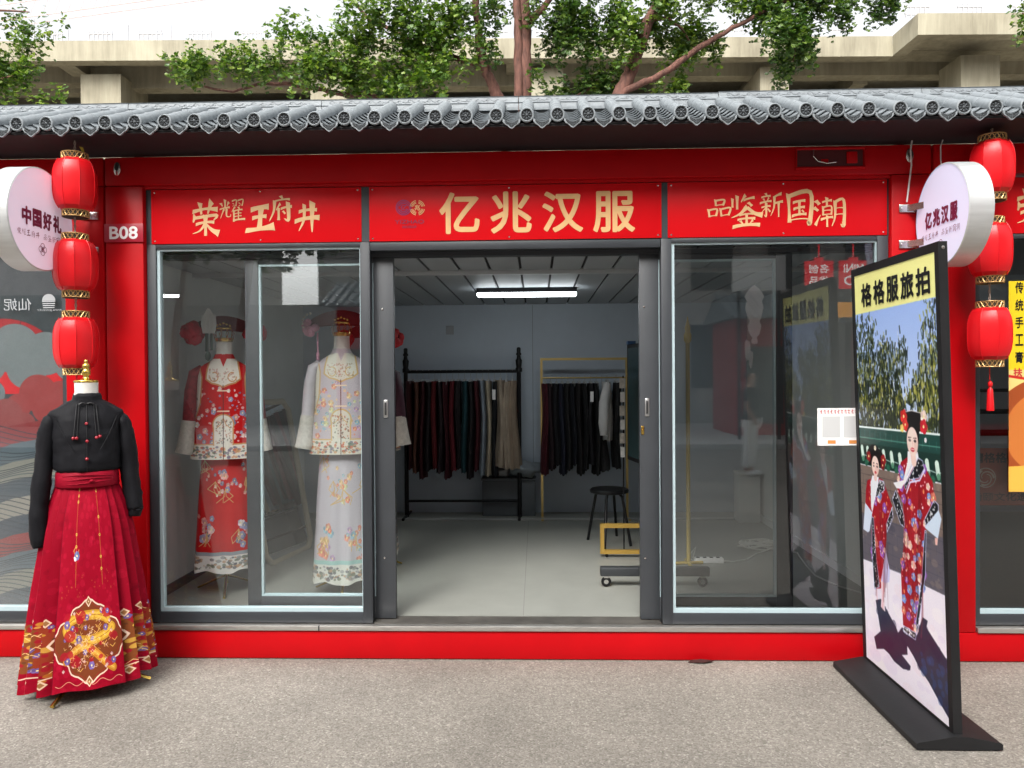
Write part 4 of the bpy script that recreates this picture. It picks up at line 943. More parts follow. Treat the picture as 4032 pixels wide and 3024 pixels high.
# the printed picture: two women in red court robes before a tiled wall (drawn shapes)
cv = Canvas(420, 1040, (232, 228, 240))
T = lambda P: [((u+.04)/1.03, v) for u, v in P]
for k in range(60):
    f = k/59; cv.poly([(0, .09+f*.36), (1, .09+f*.36), (1, .105+f*.36), (0, .105+f*.36)], (150+50*f, 178+36*f, 232+8*f))
DK = [(18, 26, 22), (30, 40, 26), (52, 62, 30), (88, 96, 40), (140, 142, 60), (176, 172, 90), (24, 30, 44), (62, 78, 110)]
TL = [(-.044,.102),(.201,.11),(.21,.155),(.274,.195),(.333,.17),(.45,.191),(.584,.175),(.626,.2),(.632,.247),(.53,.277),(.601,.321),(.582,.342),(.6,.41),(-.05,.41)]
TR = [(.909,.092),(.989,.093),(1.0,.40),(.6,.40),(.778,.342),(.617,.321),(.702,.276),(.801,.219),(.86,.135)]
def inside(P, x, y):
    c = False
    for (ax, ay), (bx, by) in zip(P, P[1:]+P[:1]):
        if (ay > y) != (by > y) and x < (bx-ax)*(y-ay)/(by-ay)+ax: c = not c
    return c
for P, warm in ((TL, .25), (TR, .6)):
    cv.poly(T([(u+(.03 if u < .5 else -.0)*0, max(v, .20)) for u, v in P]), (40, 52, 44), .35); cv.poly(T([(u, max(v, .28)) for u, v in P]), (22, 28, 22), .65)
    for k in range(7000):
        u, v = cv.rs.uniform(-.05, 1.0), cv.rs.uniform(.09, .41)
        if not inside(P, u+cv.rs.normal(0, .035), v+abs(cv.rs.normal(0, .014))): continue
        d = (v-.09)/.32
        if cv.rs.rand() > .22+.85*d: continue
        c = DK[cv.rs.randint(3)] if cv.rs.rand() > warm*(1 if .4 < d < .8 else .5) else DK[3+cv.rs.randint(3)]
        if cv.rs.rand() < .07: c = (190, 205, 235)
        x = (u+.04)/1.03; cv.line([(x, v), (x+cv.rs.uniform(-.012, .012), v+cv.rs.uniform(.004, .016))], cv.rs.uniform(2, 6), c, .85)
# tiled wall
cv.poly(T([(-.05,.392),(1,.382),(1,.44),(-.05,.45)]), (28, 68, 62)); cv.line(T([(-.05,.393),(1,.383)]), 5, (226, 238, 238))
for k in range(14): cv.line(T([(-.03+k*.075,.40),(-.03+k*.075,.418)]), 1.5, (60, 120, 108))
cv.line(T([(-.05,.420),(1,.410)]), 2.5, (84, 140, 126)); cv.poly(T([(-.05,.435),(1,.425),(1,.485),(-.05,.49)]), (24, 52, 46))
for x in (-.005,.078,.16,.24,.307,.412,.52,.837,.943):
    cv.line(T([(x,.447),(x+.012,.470)]), 17, (206, 226, 214)); cv.disc(T([(x+.014,.474)])[0][0], .474, 8, (88, 138, 112)); cv.disc(T([(x+.06,.483)])[0][0], .483, 10, (40, 96, 74)); cv.line(T([(x+.03,.464),(x+.09,.466)]), 2, (190, 216, 206))
cv.poly(T([(-.05,.492),(1,.488),(1,.735),(.489,.725),(-.05,.742)]), (120, 104, 96))
for k in range(9):
    cv.line(T([(-.05,.515+.026*k),(1,.505+.026*k)]), 1.5, (78, 68, 70))
    for j in range(8): cv.line(T([(.13*j+.065*(k % 2),.515+.026*k),(.13*j+.065*(k % 2),.54+.026*k)]), 1.5, (78, 70, 72))
cv.poly(T([(-.05,.62),(1,.60),(1,.735),(-.05,.75)]), (70, 74, 98), .55)
for k in range(140): cv.disc(cv.rs.rand(), cv.rs.uniform(.49, .73), cv.rs.uniform(2, 9), [(150, 132, 118), (98, 90, 92), (60, 60, 76)][cv.rs.randint(3)], .35, 1.6)
cv.poly(T([(-.05,.742),(.489,.727),(1,.722),(1,1.0),(-.05,1.0)]), (228, 222, 236))
for k in range(60): cv.disc(cv.rs.rand(), cv.rs.uniform(.76, 1), cv.rs.uniform(5, 22), [(238, 232, 244), (216, 206, 222), (226, 212, 216)][cv.rs.randint(3)], .4, 1.8)
SH = [(.127,.831),(.204,.819),(.404,.865),(.427,.875),(.479,.855),(.651,.853),(.735,.799),(.791,.8),(.774,.817),(1.0,.862),(1.0,.985),(.90,.965),(.78,.937),(.683,.923),(.611,.904),(.537,.89),(.54,.911),(.466,.922),(.574,.933),(.565,.944),(.476,.954),(.361,.953),(.294,.944),(.223,.942),(.118,.957),(.087,.93),(.185,.903)]
cv.poly(T(SH), (44, 44, 66))
for k in range(150):
    u, v = cv.rs.uniform(.08, 1), cv.rs.uniform(.82, .98)
    if inside(SH, u, v): cv.disc((u+.04)/1.03, v, cv.rs.uniform(3, 12), (46, 70, 122) if u > .7 and v > .88 else (38, 32, 62), .45)
def robe(P, seed, lo, n):
    cv.poly(T(P), (158, 18, 34)); us = [p[0] for p in P]; vs_ = [p[1] for p in P]
    for k in range(n):
        u, v = cv.rs.uniform(min(us), max(us)), cv.rs.uniform(min(vs_), max(vs_))
        if not inside(P, u, v): continue
        q = cv.rs.randint(6); x = (u+.04)/1.03
        if q < 2: cv.flower(x, v, cv.rs.uniform(8, 13), [(120, 150, 214), (214, 120, 100), (150, 90, 180), (230, 190, 180)][cv.rs.randint(4)])
        elif q < 5: cv.disc(x, v, cv.rs.uniform(1.8, 3.6), (236, 222, 226), .9, .8)
        else: cv.disc(x, v, cv.rs.uniform(3, 6), (226, 150, 96), .9, .7)
def trim(P):
    cv.poly(T(P), (24, 24, 32)); us = [p[0] for p in P]; vs_ = [p[1] for p in P]
    for k in range(60):
        u, v = cv.rs.uniform(min(us), max(us)), cv.rs.uniform(min(vs_), max(vs_))
        if inside(P, u, v): cv.disc((u+.04)/1.03, v, cv.rs.uniform(1.5, 3.2), (226, 228, 230), .9, .8)
    cv.line(T(P+P[:1]), 2.2, (190, 196, 232))
# smaller woman
robe([(.061,.529),(.174,.515),(.28,.515),(.333,.537),(.404,.574),(.313,.631),(.31,.66),(.272,.712),(.21,.792),(.115,.803),(.096,.712),(.096,.66),(.116,.614),(.015,.60),(.035,.555)], 1, 0, 120)
trim([(.11,.62),(.135,.62),(.15,.70),(.19,.79),(.115,.803),(.096,.712)]); trim([(.239,.518),(.302,.52),(.31,.538),(.188,.565),(.166,.558)]); trim([(.404,.574),(.409,.6),(.322,.642),(.315,.623)])
cv.poly(T([(.015,.589),(.118,.608),(.07,.659),(.043,.665),(-.027,.662)]), (206, 216, 240)); cv.poly(T([(.139,.512),(.229,.512),(.22,.529),(.118,.608),(.102,.594),(.11,.531)]), (226, 226, 240))
cv.poly(T([(.294,.687),(.345,.737),(.33,.763),(.277,.772),(.213,.773),(.272,.712)]), (198, 198, 236)); cv.poly(T([(.213,.773),(.277,.772),(.251,.811),(.261,.845),(.2,.839),(.215,.812)]), (226, 206, 214))
cv.poly(T([(.144,.433),(.205,.433),(.294,.45),(.302,.467),(.25,.485),(.205,.47),(.162,.47),(.122,.489),(.061,.469),(.078,.45)]), (20, 16, 18))
cv.flower(*T([(.094,.465)])[0], 14, (140, 30, 34)); cv.flower(*T([(.30,.467)])[0], 15, (160, 26, 34)); cv.flower(*T([(.29,.48)])[0], 12, (120, 20, 30)); cv.flower(*T([(.19,.441)])[0], 7, (236, 220, 200))
cx, cy = T([(.186, .486)])[0]
cv.disc(cx, cy, 26, (232, 200, 190), 1, .82); cv.line([(cx, cy+.02), (cx-.005, cy+.03)], 18, (228, 196, 188)); cv.line([(cx-.03, cy-.006), (cx-.012, cy-.007)], 2.2, (60, 40, 40)); cv.line([(cx+.014, cy-.007), (cx+.034, cy-.006)], 2.2, (60, 40, 40))
for dx in (-.022, .024): cv.disc(cx+dx, cy+.001, 2.6, (40, 30, 34), 1, 1.6)
cv.line([(cx+.002, cy), (cx+.004, cy+.009)], 1.5, (206, 160, 150)); cv.disc(cx, cy+.0165, 3.6, (196, 60, 66), 1, 1.7)
# taller woman
robe([(.533,.461),(.617,.445),(.744,.444),(.816,.459),(.891,.486),(.91,.526),(.822,.575),(.805,.60),(.791,.648),(.765,.717),(.663,.828),(.652,.848),(.496,.853),(.49,.722),(.532,.66),(.551,.60),(.54,.553),(.476,.533),(.48,.509)], 2, 0, 260)
cv.poly(T([(.705,.729),(.748,.73),(.727,.805),(.69,.807)]), (222, 220, 240)); trim([(.79,.60),(.805,.60),(.78,.70),(.70,.80),(.66,.848),(.655,.82),(.74,.71)])
trim([(.496,.848),(.652,.846),(.643,.862),(.495,.862)]); trim([(.744,.442),(.79,.447),(.805,.463),(.745,.487),(.637,.496),(.582,.523),(.563,.514),(.65,.482)])
cv.line(T([(.81,.466),(.75,.492),(.64,.502),(.59,.53)]), 5, (206, 206, 236))
trim([(.901,.527),(.943,.533),(.945,.549),(.8,.589),(.794,.575)]); cv.poly(T([(.945,.544),(.972,.562),(.93,.607),(.79,.594)]), (200, 216, 240)); trim([(.455,.532),(.407,.555),(.504,.608),(.554,.612),(.55,.583)])
cv.poly(T([(.896,.608),(.93,.605),(.921,.622),(.9,.622)]), (226, 180, 170))
cv.poly(T([(.62,.432),(.738,.429),(.745,.44),(.585,.505),(.52,.524),(.467,.526),(.426,.515),(.555,.502),(.615,.457)]), (232, 230, 242)); cv.line(T([(.70,.445),(.60,.49)]), 2, (200, 196, 220))
cv.poly(T([(.607,.342),(.678,.339),(.791,.342),(.86,.349),(.77,.360),(.762,.39),(.75,.415),(.735,.40),(.68,.378),(.625,.40),(.617,.415),(.613,.387),(.60,.357)]), (18, 16, 18)); cv.line(T([(.60,.343),(.68,.338),(.80,.342),(.86,.349)]), 2, (220, 214, 214))
for u, v, r, c in ((.585,.353,17,(206,40,40)),(.601,.372,15,(214,50,46)),(.817,.349,15,(236,214,204)),(.813,.371,17,(200,34,50)),(.560,.381,10,(236,206,110)),(.83,.40,6,(230,230,236))): cv.flower(*T([(u, v)])[0], r, c)
cx, cy = T([(.680, .408)])[0]
cv.line([(cx, cy+.025), (cx+.01, cy+.045)], 24, (230, 200, 190)); cv.disc(cx, cy, 34, (236, 208, 198), 1, .78)
for dx in (-.029, .030):
    cv.line([(cx+dx-.018, cy-.008), (cx+dx+.016, cy-.009)], 2.2, (70, 50, 50)); cv.disc(cx+dx, cy-.002, 3.2, (44, 32, 36), 1, 1.9)
cv.line([(cx, cy-.002), (cx+.004, cy+.010)], 1.6, (214, 170, 160)); cv.disc(cx, cy+.0185, 5, (190, 50, 60), 1, 1.9); cv.line([(cx-.016, cy+.0178), (cx+.018, cy+.0178)], 2, (250, 240, 240))
cv.poly([(0, 0), (1, 0), (1, .094), (0, .100)], (236, 232, 150)); 
for k in range(46):
    tall = k % 3 > 0; u0 = cv.rs.uniform(.54, .80) if tall else cv.rs.uniform(.10, .36); v0 = cv.rs.uniform(.50, .74) if tall else cv.rs.uniform(.55, .74)
    cv.line(T([(u0, v0), (u0-.01, v0+.05), (u0-.015+cv.rs.normal(0, .02), v0+.11)]), cv.rs.uniform(3, 8), (70, 4, 14) if k % 4 else (220, 90, 96), .22)
for (cx, cy), r in ((T([(.680, .408)])[0], 34), (T([(.186, .486)])[0], 26)):
    cv.disc(cx+.55*r/cv.w, cy+.008, r*.55, (170, 120, 110), .18, .6); cv.disc(cx-.3*r/cv.w, cy+.004, r*.3, (246, 214, 204), .35); cv.disc(cx, cy-.014, r*.4, (250, 226, 214), .3)
for _ in range(2):
    A_ = np.pad(cv.a, ((1, 1), (1, 1), (0, 0)), 'edge'); cv.a = sum(A_[i:i+cv.h, j:j+cv.w]*w_ for i, j, w_ in ((1, 1, .4), (0, 1, .15), (2, 1, .15), (1, 0, .15), (1, 2, .15)))
cv.a = np.clip(cv.a*1.10-.01, 0, 1); cv.grain(.05)
POST = cv.material('poster_print', .38, spec=.4)
b = MB(); b.grid(1, 1, lambda u, v: (xa(.075+v*2.077, -.016), Y0+(Y1-Y0)*u, .075+v*2.077)); b.build('printed_picture', POST, ps)
b = MB(); b.grid(1, 1, lambda u, v: (xa(.075+v*2.077, .016), Y1+(Y0-Y1)*u, .075+v*2.077)); b.build('back_panel', POST, ps)
for sgn in (-1,):
    O = Vector((xa(2.06, -.018), Y0, 2.06)); pl = plane(O, (0, -1, 0), Vector((-LE, 0, 1)))
    w = .845; zt = 2.152-2.06
    lettering('lettering', [fit(c, .085+.147*i, .085+.147*i+.128, -.085, .040, .032) for i, c in enumerate('格格服旅拍')], pl, BLACK, ps, .001)
# scrap on the paving
b = MB(); b.add([(.84, -.06, .004), (.88, -.075, .008), (.93, -.08, .010), (.985, -.06, .012), (.98, -.03, .006), (.92, -.025, .012), (.87, -.03, .006)], [(0, 1, 2, 6), (2, 3, 4, 5), (2, 5, 6)])
tag(b.build('fallen_scrap', mat('dark_brown_scrap', (.045, .018, .016), .7)), 'dark brown scrap lying on the paving before the base beam', 'scrap')
# ------------------------------------------------------------------ dressed mannequins
SKIN = mat('white_cloth_form', (.70, .68, .64), .75, bump=.03, bscale=300)
def wrinkle(o, amp, sc, seed=0.0, zs=1.0):
    for v in o.data.vertices:
        c = v.co; n = mnoise.noise(Vector((c.x*sc+seed, c.y*sc, c.z*sc*zs)))+.5*mnoise.noise(Vector((c.x*sc*2.3+seed, c.y*sc*2.3+5, c.z*sc*2.3*zs)))
        v.co = c+v.normal*n*amp
    o.data.update()
def ell_loft(b, rings, n=36, p=2.0):
    """rings: (z, cx, cy, a, b)"""
    vs = []
    for z, cx, cy, a, bb in rings:
        for k in range(n):
            t = 2*math.pi*k/n; c, s = math.cos(t), math.sin(t)
            vs.append((cx+a*math.copysign(abs(c)**(2/p), c), cy+bb*math.copysign(abs(s)**(2/p), s), z))
    m = len(rings); b.add(vs, [(i*n+k, i*n+(k+1) % n, (i+1)*n+(k+1) % n, (i+1)*n+k) for i in range(m-1) for k in range(n)])
def interp(tab, x):
    for (a, *va), (c, *vc) in zip(tab[:-1], tab[1:]):
        if a <= x <= c:
            t = (x-a)/(c-a); return [p*(1-t)+q*t for p, q in zip(va, vc)]
    return list(tab[-1][1:])

MX, MY, MR = -2.375, -.42, R_(30)
mq = thing('dressed_mannequin', 'mannequin in black blouse and long crimson embroidered pleated skirt outside', 'mannequin', (MX, MY, 0), rz=MR)
loc = dict(M=I4)
b = MB(); b.lathe([(.012, .10), (.012, 1.2)], (0, 0, 0), 12)
b.build('pole', BRASS, mq, smooth=50, **loc)
for a in (-123, -18, 108):
    t = R_(a); d = Vector((math.cos(t), math.sin(t), 0)); b = MB()
    b.tube([d*.01+Vector((0, 0, .17)), d*.07+Vector((0, 0, .145)), d*.20+Vector((0, 0, .055)), d*.30+Vector((0, 0, .014))], [.013, .015, .015, .012], 8, flat=.7)
    b.build('stand_leg', BRASS, mq, smooth=50, **loc)
b = MB(); ell_loft(b, [(1.44, 0, 0, .085, .075), (1.50, 0, -.004, .066, .062), (1.56, 0, -.008, .055, .056), (1.607, 0, -.012, .056, .057), (1.609, 0, -.012, .003, .003)], 28); b.build('neck', SKIN, mq, smooth=50, **loc)
b = MB(); b.lathe([(.058, 1.606), (.060, 1.611), (.057, 1.617), (.030, 1.621), (.016, 1.628), (.013, 1.640), (.020, 1.650), (.022, 1.660), (.013, 1.676), (.018, 1.688), (.018, 1.698), (.008, 1.708), (.010, 1.716), (.008, 1.724), (.001, 1.728)], (0, -.012, 0), 24); b.build('finial', BRASS, mq, smooth=50, **loc)
BLKCLOTH = mat('black_woven_cloth', (.008, .008, .010), .6, var=.3, scale=60, bump=.10, bscale=450, spec=.14)
b = MB()
TOR = [(1.085, .112, .090), (1.135, .122, .100), (1.15, .156, .127), (1.20, .160, .128), (1.27, .157, .122), (1.33, .157, .118), (1.38, .160, .106), (1.42, .170, .094), (1.445, .176, .082), (1.465, .160, .072), (1.49, .108, .066), (1.515, .068, .060), (1.545, .064, .060), (1.552, .066, .063), (1.548, .060, .056)]
zs = [1.085+(1.515-1.085)*i/30 for i in range(31)]
rings = [(z, 0, -.004-.01*max(0, (z-1.3)), *interp(TOR, z)) for z in zs]+[(1.53, 0, -.006, .066, .060), (1.547, 0, -.006, .063, .060), (1.545, 0, -.006, .058, .055)]
ell_loft(b, rings, 44, 2.25)
for s, end in ((-1, .765), (1, .885)):
    pts = [(s*.125, .0, 1.425), (s*.160, .002, 1.405), (s*.182, .004, 1.34), (s*.192, .0, 1.25), (s*.202, -.005, 1.12), (s*.215, -.012, 1.0), (s*.222, -.018, .92), (s*.222, -.02, end+.05), (s*.216, -.02, end)]
    P = []
    for i in range(len(pts)-1):
        for k in range(4): P.append(tuple(pts[i][j]*(1-k/4)+pts[i+1][j]*k/4 for j in range(3)))
    P.append(pts[-1]); R0 = [interp([(0, .036), (.12, .052), (.3, .056), (.55, .056), (.75, .056), (.9, .052), (1, .045)], i/(len(P)-1))[0] for i in range(len(P))]
    b.tube(P, R0, 16, flat=.82)
bl = b.build('blouse', BLKCLOTH, mq, smooth=180, **loc); wrinkle(bl, .010, 11, 3, .5); wrinkle(bl, .005, 24, 9, 1.3)
for v in bl.data.vertices:                              # gathers where the blouse is tucked into the band
    if abs(v.co.x) < .165 and 1.152 < v.co.z < 1.24: v.co += v.normal*.007*math.sin(math.atan2(v.co.x, -v.co.y)*26+v.co.z*12)*max(0, 1-(v.co.z-1.085)/.15)
b = MB()
fy = lambda x, z: -.006-interp(TOR, z)[1]*max(.0, 1-abs(x/interp(TOR, z)[0])**2.25)**(1/2.25)-.004
b.tube([(.0, fy(0, z)-.001, z) for z in np.linspace(1.10, 1.50, 14)], .0015, 5)
for s in (-1, 1):
    b.tube([(s*(.034+.010*f), fy(s*.04, 1.49-.16*f)-.004, 1.492-.165*f-.01*math.sin(f*3)) for f in np.linspace(0, 1, 8)], .002, 5)
    b.tube([(s*(.044+.014*f), fy(s*.05, 1.49-.16*f)-.004, 1.492-.16*f) for f in np.linspace(0, 1, 8)], .0026, 5)
    b.tube([(s*.004, fy(0, 1.497)-.004, 1.497), (s*.02, fy(.02, 1.497)-.010, 1.502), (s*.034, fy(.03, 1.492)-.006, 1.494)], .004, 6)
b.build('front_tie', mat('black_piping', (.010, .010, .011), .4), bl, smooth=60, **loc)
REDB = mat('glossy_red_bead', (.32, .008, .02), .15, coat=.5)
for x, z in ((0, 1.395), (0.002, 1.305), (0, 1.215), (-.045, 1.322), (-.060, 1.322), (.045, 1.322), (.060, 1.327)):
    MB().ball((x, fy(x, z)-.006, z), .0085, 10, 6).build('bead_button', REDB, bl, smooth=60, **loc)
# side panel seam of the blouse yoke
b = MB(); 
for s in (-1, 1): b.tube([(s*(.14-.08*f), fy(s*(.14-.08*f), 1.43-.20*f)-.001, 1.43-.22*f+.05*f*f) for f in np.linspace(0, 1, 10)], .0022, 5)
b.build('yoke_seam', BLKCLOTH, bl, smooth=60, **loc)
# the skirt: flat front panel, knife pleats at both sides
cv = Canvas(1400, 900, (138, 6, 31))
for k in range(900): cv.disc(cv.rs.rand(), cv.rs.rand(), cv.rs.uniform(4, 16), [(176, 20, 52), (104, 2, 22), (186, 30, 60)][cv.rs.randint(3)], .22)
# border all round: brown gold ground with motifs
def medal(u0, u1, v0, v1, big):
    cu, cv_ = (u0+u1)/2, (v0+v1)/2; pts = []
    for a in range(0, 360, 6):
        t = R_(a); r = 1+.10*math.cos(4*t)+.045*math.cos(12*t); pts.append((cu+(u1-u0)/2*r*.92*math.cos(t), cv_+(v1-v0)/2*r*.88*math.sin(t)))
    cv.poly(pts, (118, 58, 32)); cv.line(pts+pts[:1], 7, (228, 200, 178)); cv.line([(cu+(x-cu)*.93, cv_+(y-cv_)*.93) for x, y in pts], 2, (150, 30, 40))
    du, dv = (u1-u0), (v1-v0)
    # coiled golden body
    S = [(cu+du*.34*math.cos(t*1.0)*(1-.02*t), cv_-dv*.16+dv*.15*math.sin(t)) for t in np.linspace(.2, 5.8, 30)]
    cv.line(S, 44 if big else 12, (190, 140, 46)); cv.line(S, 26 if big else 7, (214, 168, 62)); cv.line(S, 3, (150, 96, 30))
    S2 = [(cu+du*(-.3+.62*f), cv_+dv*(.22-.16*math.sin(f*4.2))) for f in np.linspace(0, 1, 20)]
    cv.line(S2, 38 if big else 10, (190, 124, 42)); cv.line(S2, 20 if big else 5, (206, 150, 60)); cv.line(S2, 5, (224, 180, 90))
    for k in range(70 if big else 10):
        x, y = cu+cv.rs.uniform(-.36, .36)*du, cv_+cv.rs.uniform(-.36, .36)*dv; q = cv.rs.randint(4)
        if q == 0: cv.flower(x, y, cv.rs.uniform(9, 19) if big else 8, (112, 94, 150), n=6)
        elif q == 1: cv.flower(x, y, 8, (204, 160, 160), n=4)
        elif q == 2: cv.line([(x, y), (x+.012, y+.012), (x+.024, y-.004)], 3, (226, 176, 90))
        else: cv.disc(x, y, cv.rs.uniform(8, 26) if big else 8, (164, 24, 40), .75, 1.4)
    for k in range(170 if big else 0):
        a, q = cv.rs.uniform(0, 6.28), cv.rs.uniform(.1, .8); x, y = cu+q*du*.42*math.cos(a), cv_+q*dv*.42*math.sin(a); t = cv.rs.uniform(0, 6.28)
        cv.line([(x, y), (x+.008*math.cos(t), y+.012*math.sin(t)), (x+.012*math.cos(t+1), y+.018*math.sin(t+1))], 2.2, [(232, 196, 120), (150, 84, 36), (206, 150, 70), (232, 206, 190)][cv.rs.randint(4)], .8)
    for x, y in ((cu, v0+.012), (cu, v1-.012)):
        cv.poly([(x-.016, y), (x, y-.028), (x+.016, y), (x, y+.028)], (226, 196, 170)); cv.poly([(x-.011, y), (x, y-.019), (x+.011, y), (x, y+.019)], (140, 100, 60)); cv.disc(x, y, 3, (236, 216, 180))
for k in range(14):
    u = k/14
    cv.poly([(u, .70), (u+.03, .665), (u+.0714, .70), (u+.0714, .90), (u, .90)], (120, 72, 34) if k % 2 else (140, 60, 34), .9)
for k in range(900):
    u, v = cv.rs.rand(), cv.rs.uniform(.67, .93); q = cv.rs.randint(7)
    if q < 2: cv.disc(u, v, cv.rs.uniform(5, 12), [(198, 150, 54), (206, 164, 70), (170, 112, 40)][cv.rs.randint(3)], .8, 1.5)
    elif q < 4: cv.disc(u, v, cv.rs.uniform(4, 10), (150, 20, 38), .8)
    elif q == 4: cv.flower(u, v, cv.rs.uniform(7, 12), (110, 88, 142))
    elif q == 5: cv.line([(u, v), (u+.01, v-.015), (u+.02, v)], 2.5, (226, 190, 130))
    else: cv.disc(u, v, cv.rs.uniform(3, 6), (96, 56, 34), .8)
cv.line([(x, .925+.008*math.sin(x*90)) for x in np.linspace(0, 1, 160)], 5, (222, 192, 168))
for k in range(20):
    x = k/20+.02
    for y in (.655, .945): cv.poly([(x-.010, y), (x, y-.022), (x+.010, y), (x, y+.022)], (220, 190, 160)); cv.poly([(x-.006, y), (x, y-.013), (x+.006, y), (x, y+.013)], (150, 104, 64))
cv.poly([(.345, .0), (.655, .0), (.655, 1), (.345, 1)], (146, 6, 33)); 
for k in range(300): cv.disc(cv.rs.uniform(.345, .655), cv.rs.rand(), cv.rs.uniform(6, 18), [(186, 24, 58), (110, 2, 22), (200, 36, 66)][cv.rs.randint(3)], .22)
medal(.335, .665, .56, .97, True)
cv.line([(.36+.28*f, .965+.010*math.sin(f*25)) for f in np.linspace(0, 1, 50)], 3, (214, 150, 120))
for u, vs_ in ((.43, (.02, .05, .08, .24, .30)), (.57, (.03, .16, .25, .36, .42))):
    cv.line([(u, 0), (u+.004, .5)], 2, (190, 128, 52))
    for v in vs_: cv.disc(u+.002, v, 7, (210, 170, 80)); cv.disc(u+.002, v, 3, (150, 60, 40))
cv.line([(.43, .30), (.418, .32), (.425, .335), (.445, .33), (.447, .315)], 4, (206, 150, 80)); cv.flower(.437, .345, 20, (112, 116, 160), n=7); cv.disc(.428, .362, 9, (236, 210, 214)); cv.disc(.424, .355, 6, (240, 226, 226))
for k in range(40): cv.disc(cv.rs.uniform(.36, .64), cv.rs.uniform(.42, .55), cv.rs.uniform(2, 4), (176, 96, 52), .6)
for u in (.347, .653): cv.line([(u, 0), (u, 1)], 3, (96, 6, 26))
cv.grain(.06)
SKIRT = cv.material('embroidered_crimson_brocade', .62, bump=.05, bscale=500, spec=.08)
ZW, ZH = 1.075, .075
def skirt(u, v):
    """u round the body (0.5 = front), v 0 top .. 1 hem"""
    pa, ca = .092, .155                                  # half width of the panel on the body, and in the print
    c = abs(u-.5); sg_ = 1 if u >= .5 else -1
    u = .5+sg_*(c/ca*pa if c < ca else pa+(c-ca)/(.5-ca)*(.5-pa))
    a = (u-.5)*2*math.pi; z = ZW+(ZH-ZW)*v
    fl = v**.85; A = .138+(.270-.138)*fl+.026*math.sin(min(1, v*4)*math.pi/2); B = .112+(.262-.112)*fl+.022*math.sin(min(1, v*4)*math.pi/2)
    x, y = A*math.sin(a), -B*math.cos(a)
    d = abs(u-.5)
    if d < pa:
        e = math.sin(pa*2*math.pi); x = A*e*(u-.5)/pa*1.02; y = -B*(math.cos(pa*2*math.pi)*.55+.45*math.cos(a))-.012*fl
        y -= .006*math.sin(u*40+v*5)*v
    else:
        k = (d-pa)/(.5-pa)*9; saw = (k % 1); w = saw if saw < .8 else (1-saw)*4
        amp = (.012+.060*v**.85); s = 1+amp/A*(w-.45)*1.5
        x *= s; y *= s
        if u < .5 and d < .40: z -= .03*v*math.sin((d-pa)*10)
    z += .012*v*math.sin(u*60)*(.3 if d < pa else 1)
    return (x, y, z)
b = MB(); b.grid(240, 36, lambda u, v: skirt(u, 1-v)); sk = b.build('skirt', SKIRT, mq, smooth=38, **loc); wrinkle(sk, .0035, 11, 8, .5)
CRIM = mat('crimson_satin_band', (.25, .003, .016), .55, spec=.12, var=.15, scale=12, bump=.15, bscale=30, stretch=(1, 1, 6))
b = MB(); ell_loft(b, [(1.065, 0, -.004, .146, .120), (1.07, 0, -.004, .151, .125), (1.10, 0, -.004, .149, .124), (1.14, 0, -.004, .147, .123), (1.145, 0, -.004, .142, .117)], 40, 2.2)
wb = b.build('waistband', CRIM, sk, smooth=60, **loc)
b = MB()
for k in range(3): b.tube([(x, -.004-.123*math.sqrt(max(0, 1-(x/.149)**2))-.003, 1.09+.018*k+.006*math.sin(x*20+k)) for x in np.linspace(-.11, .115, 14)], .004, 6)
b.ball((.02, -.134, 1.10), .012, 8, 6, .7); b.build('sash_knot', CRIM, wb, smooth=60, **loc)

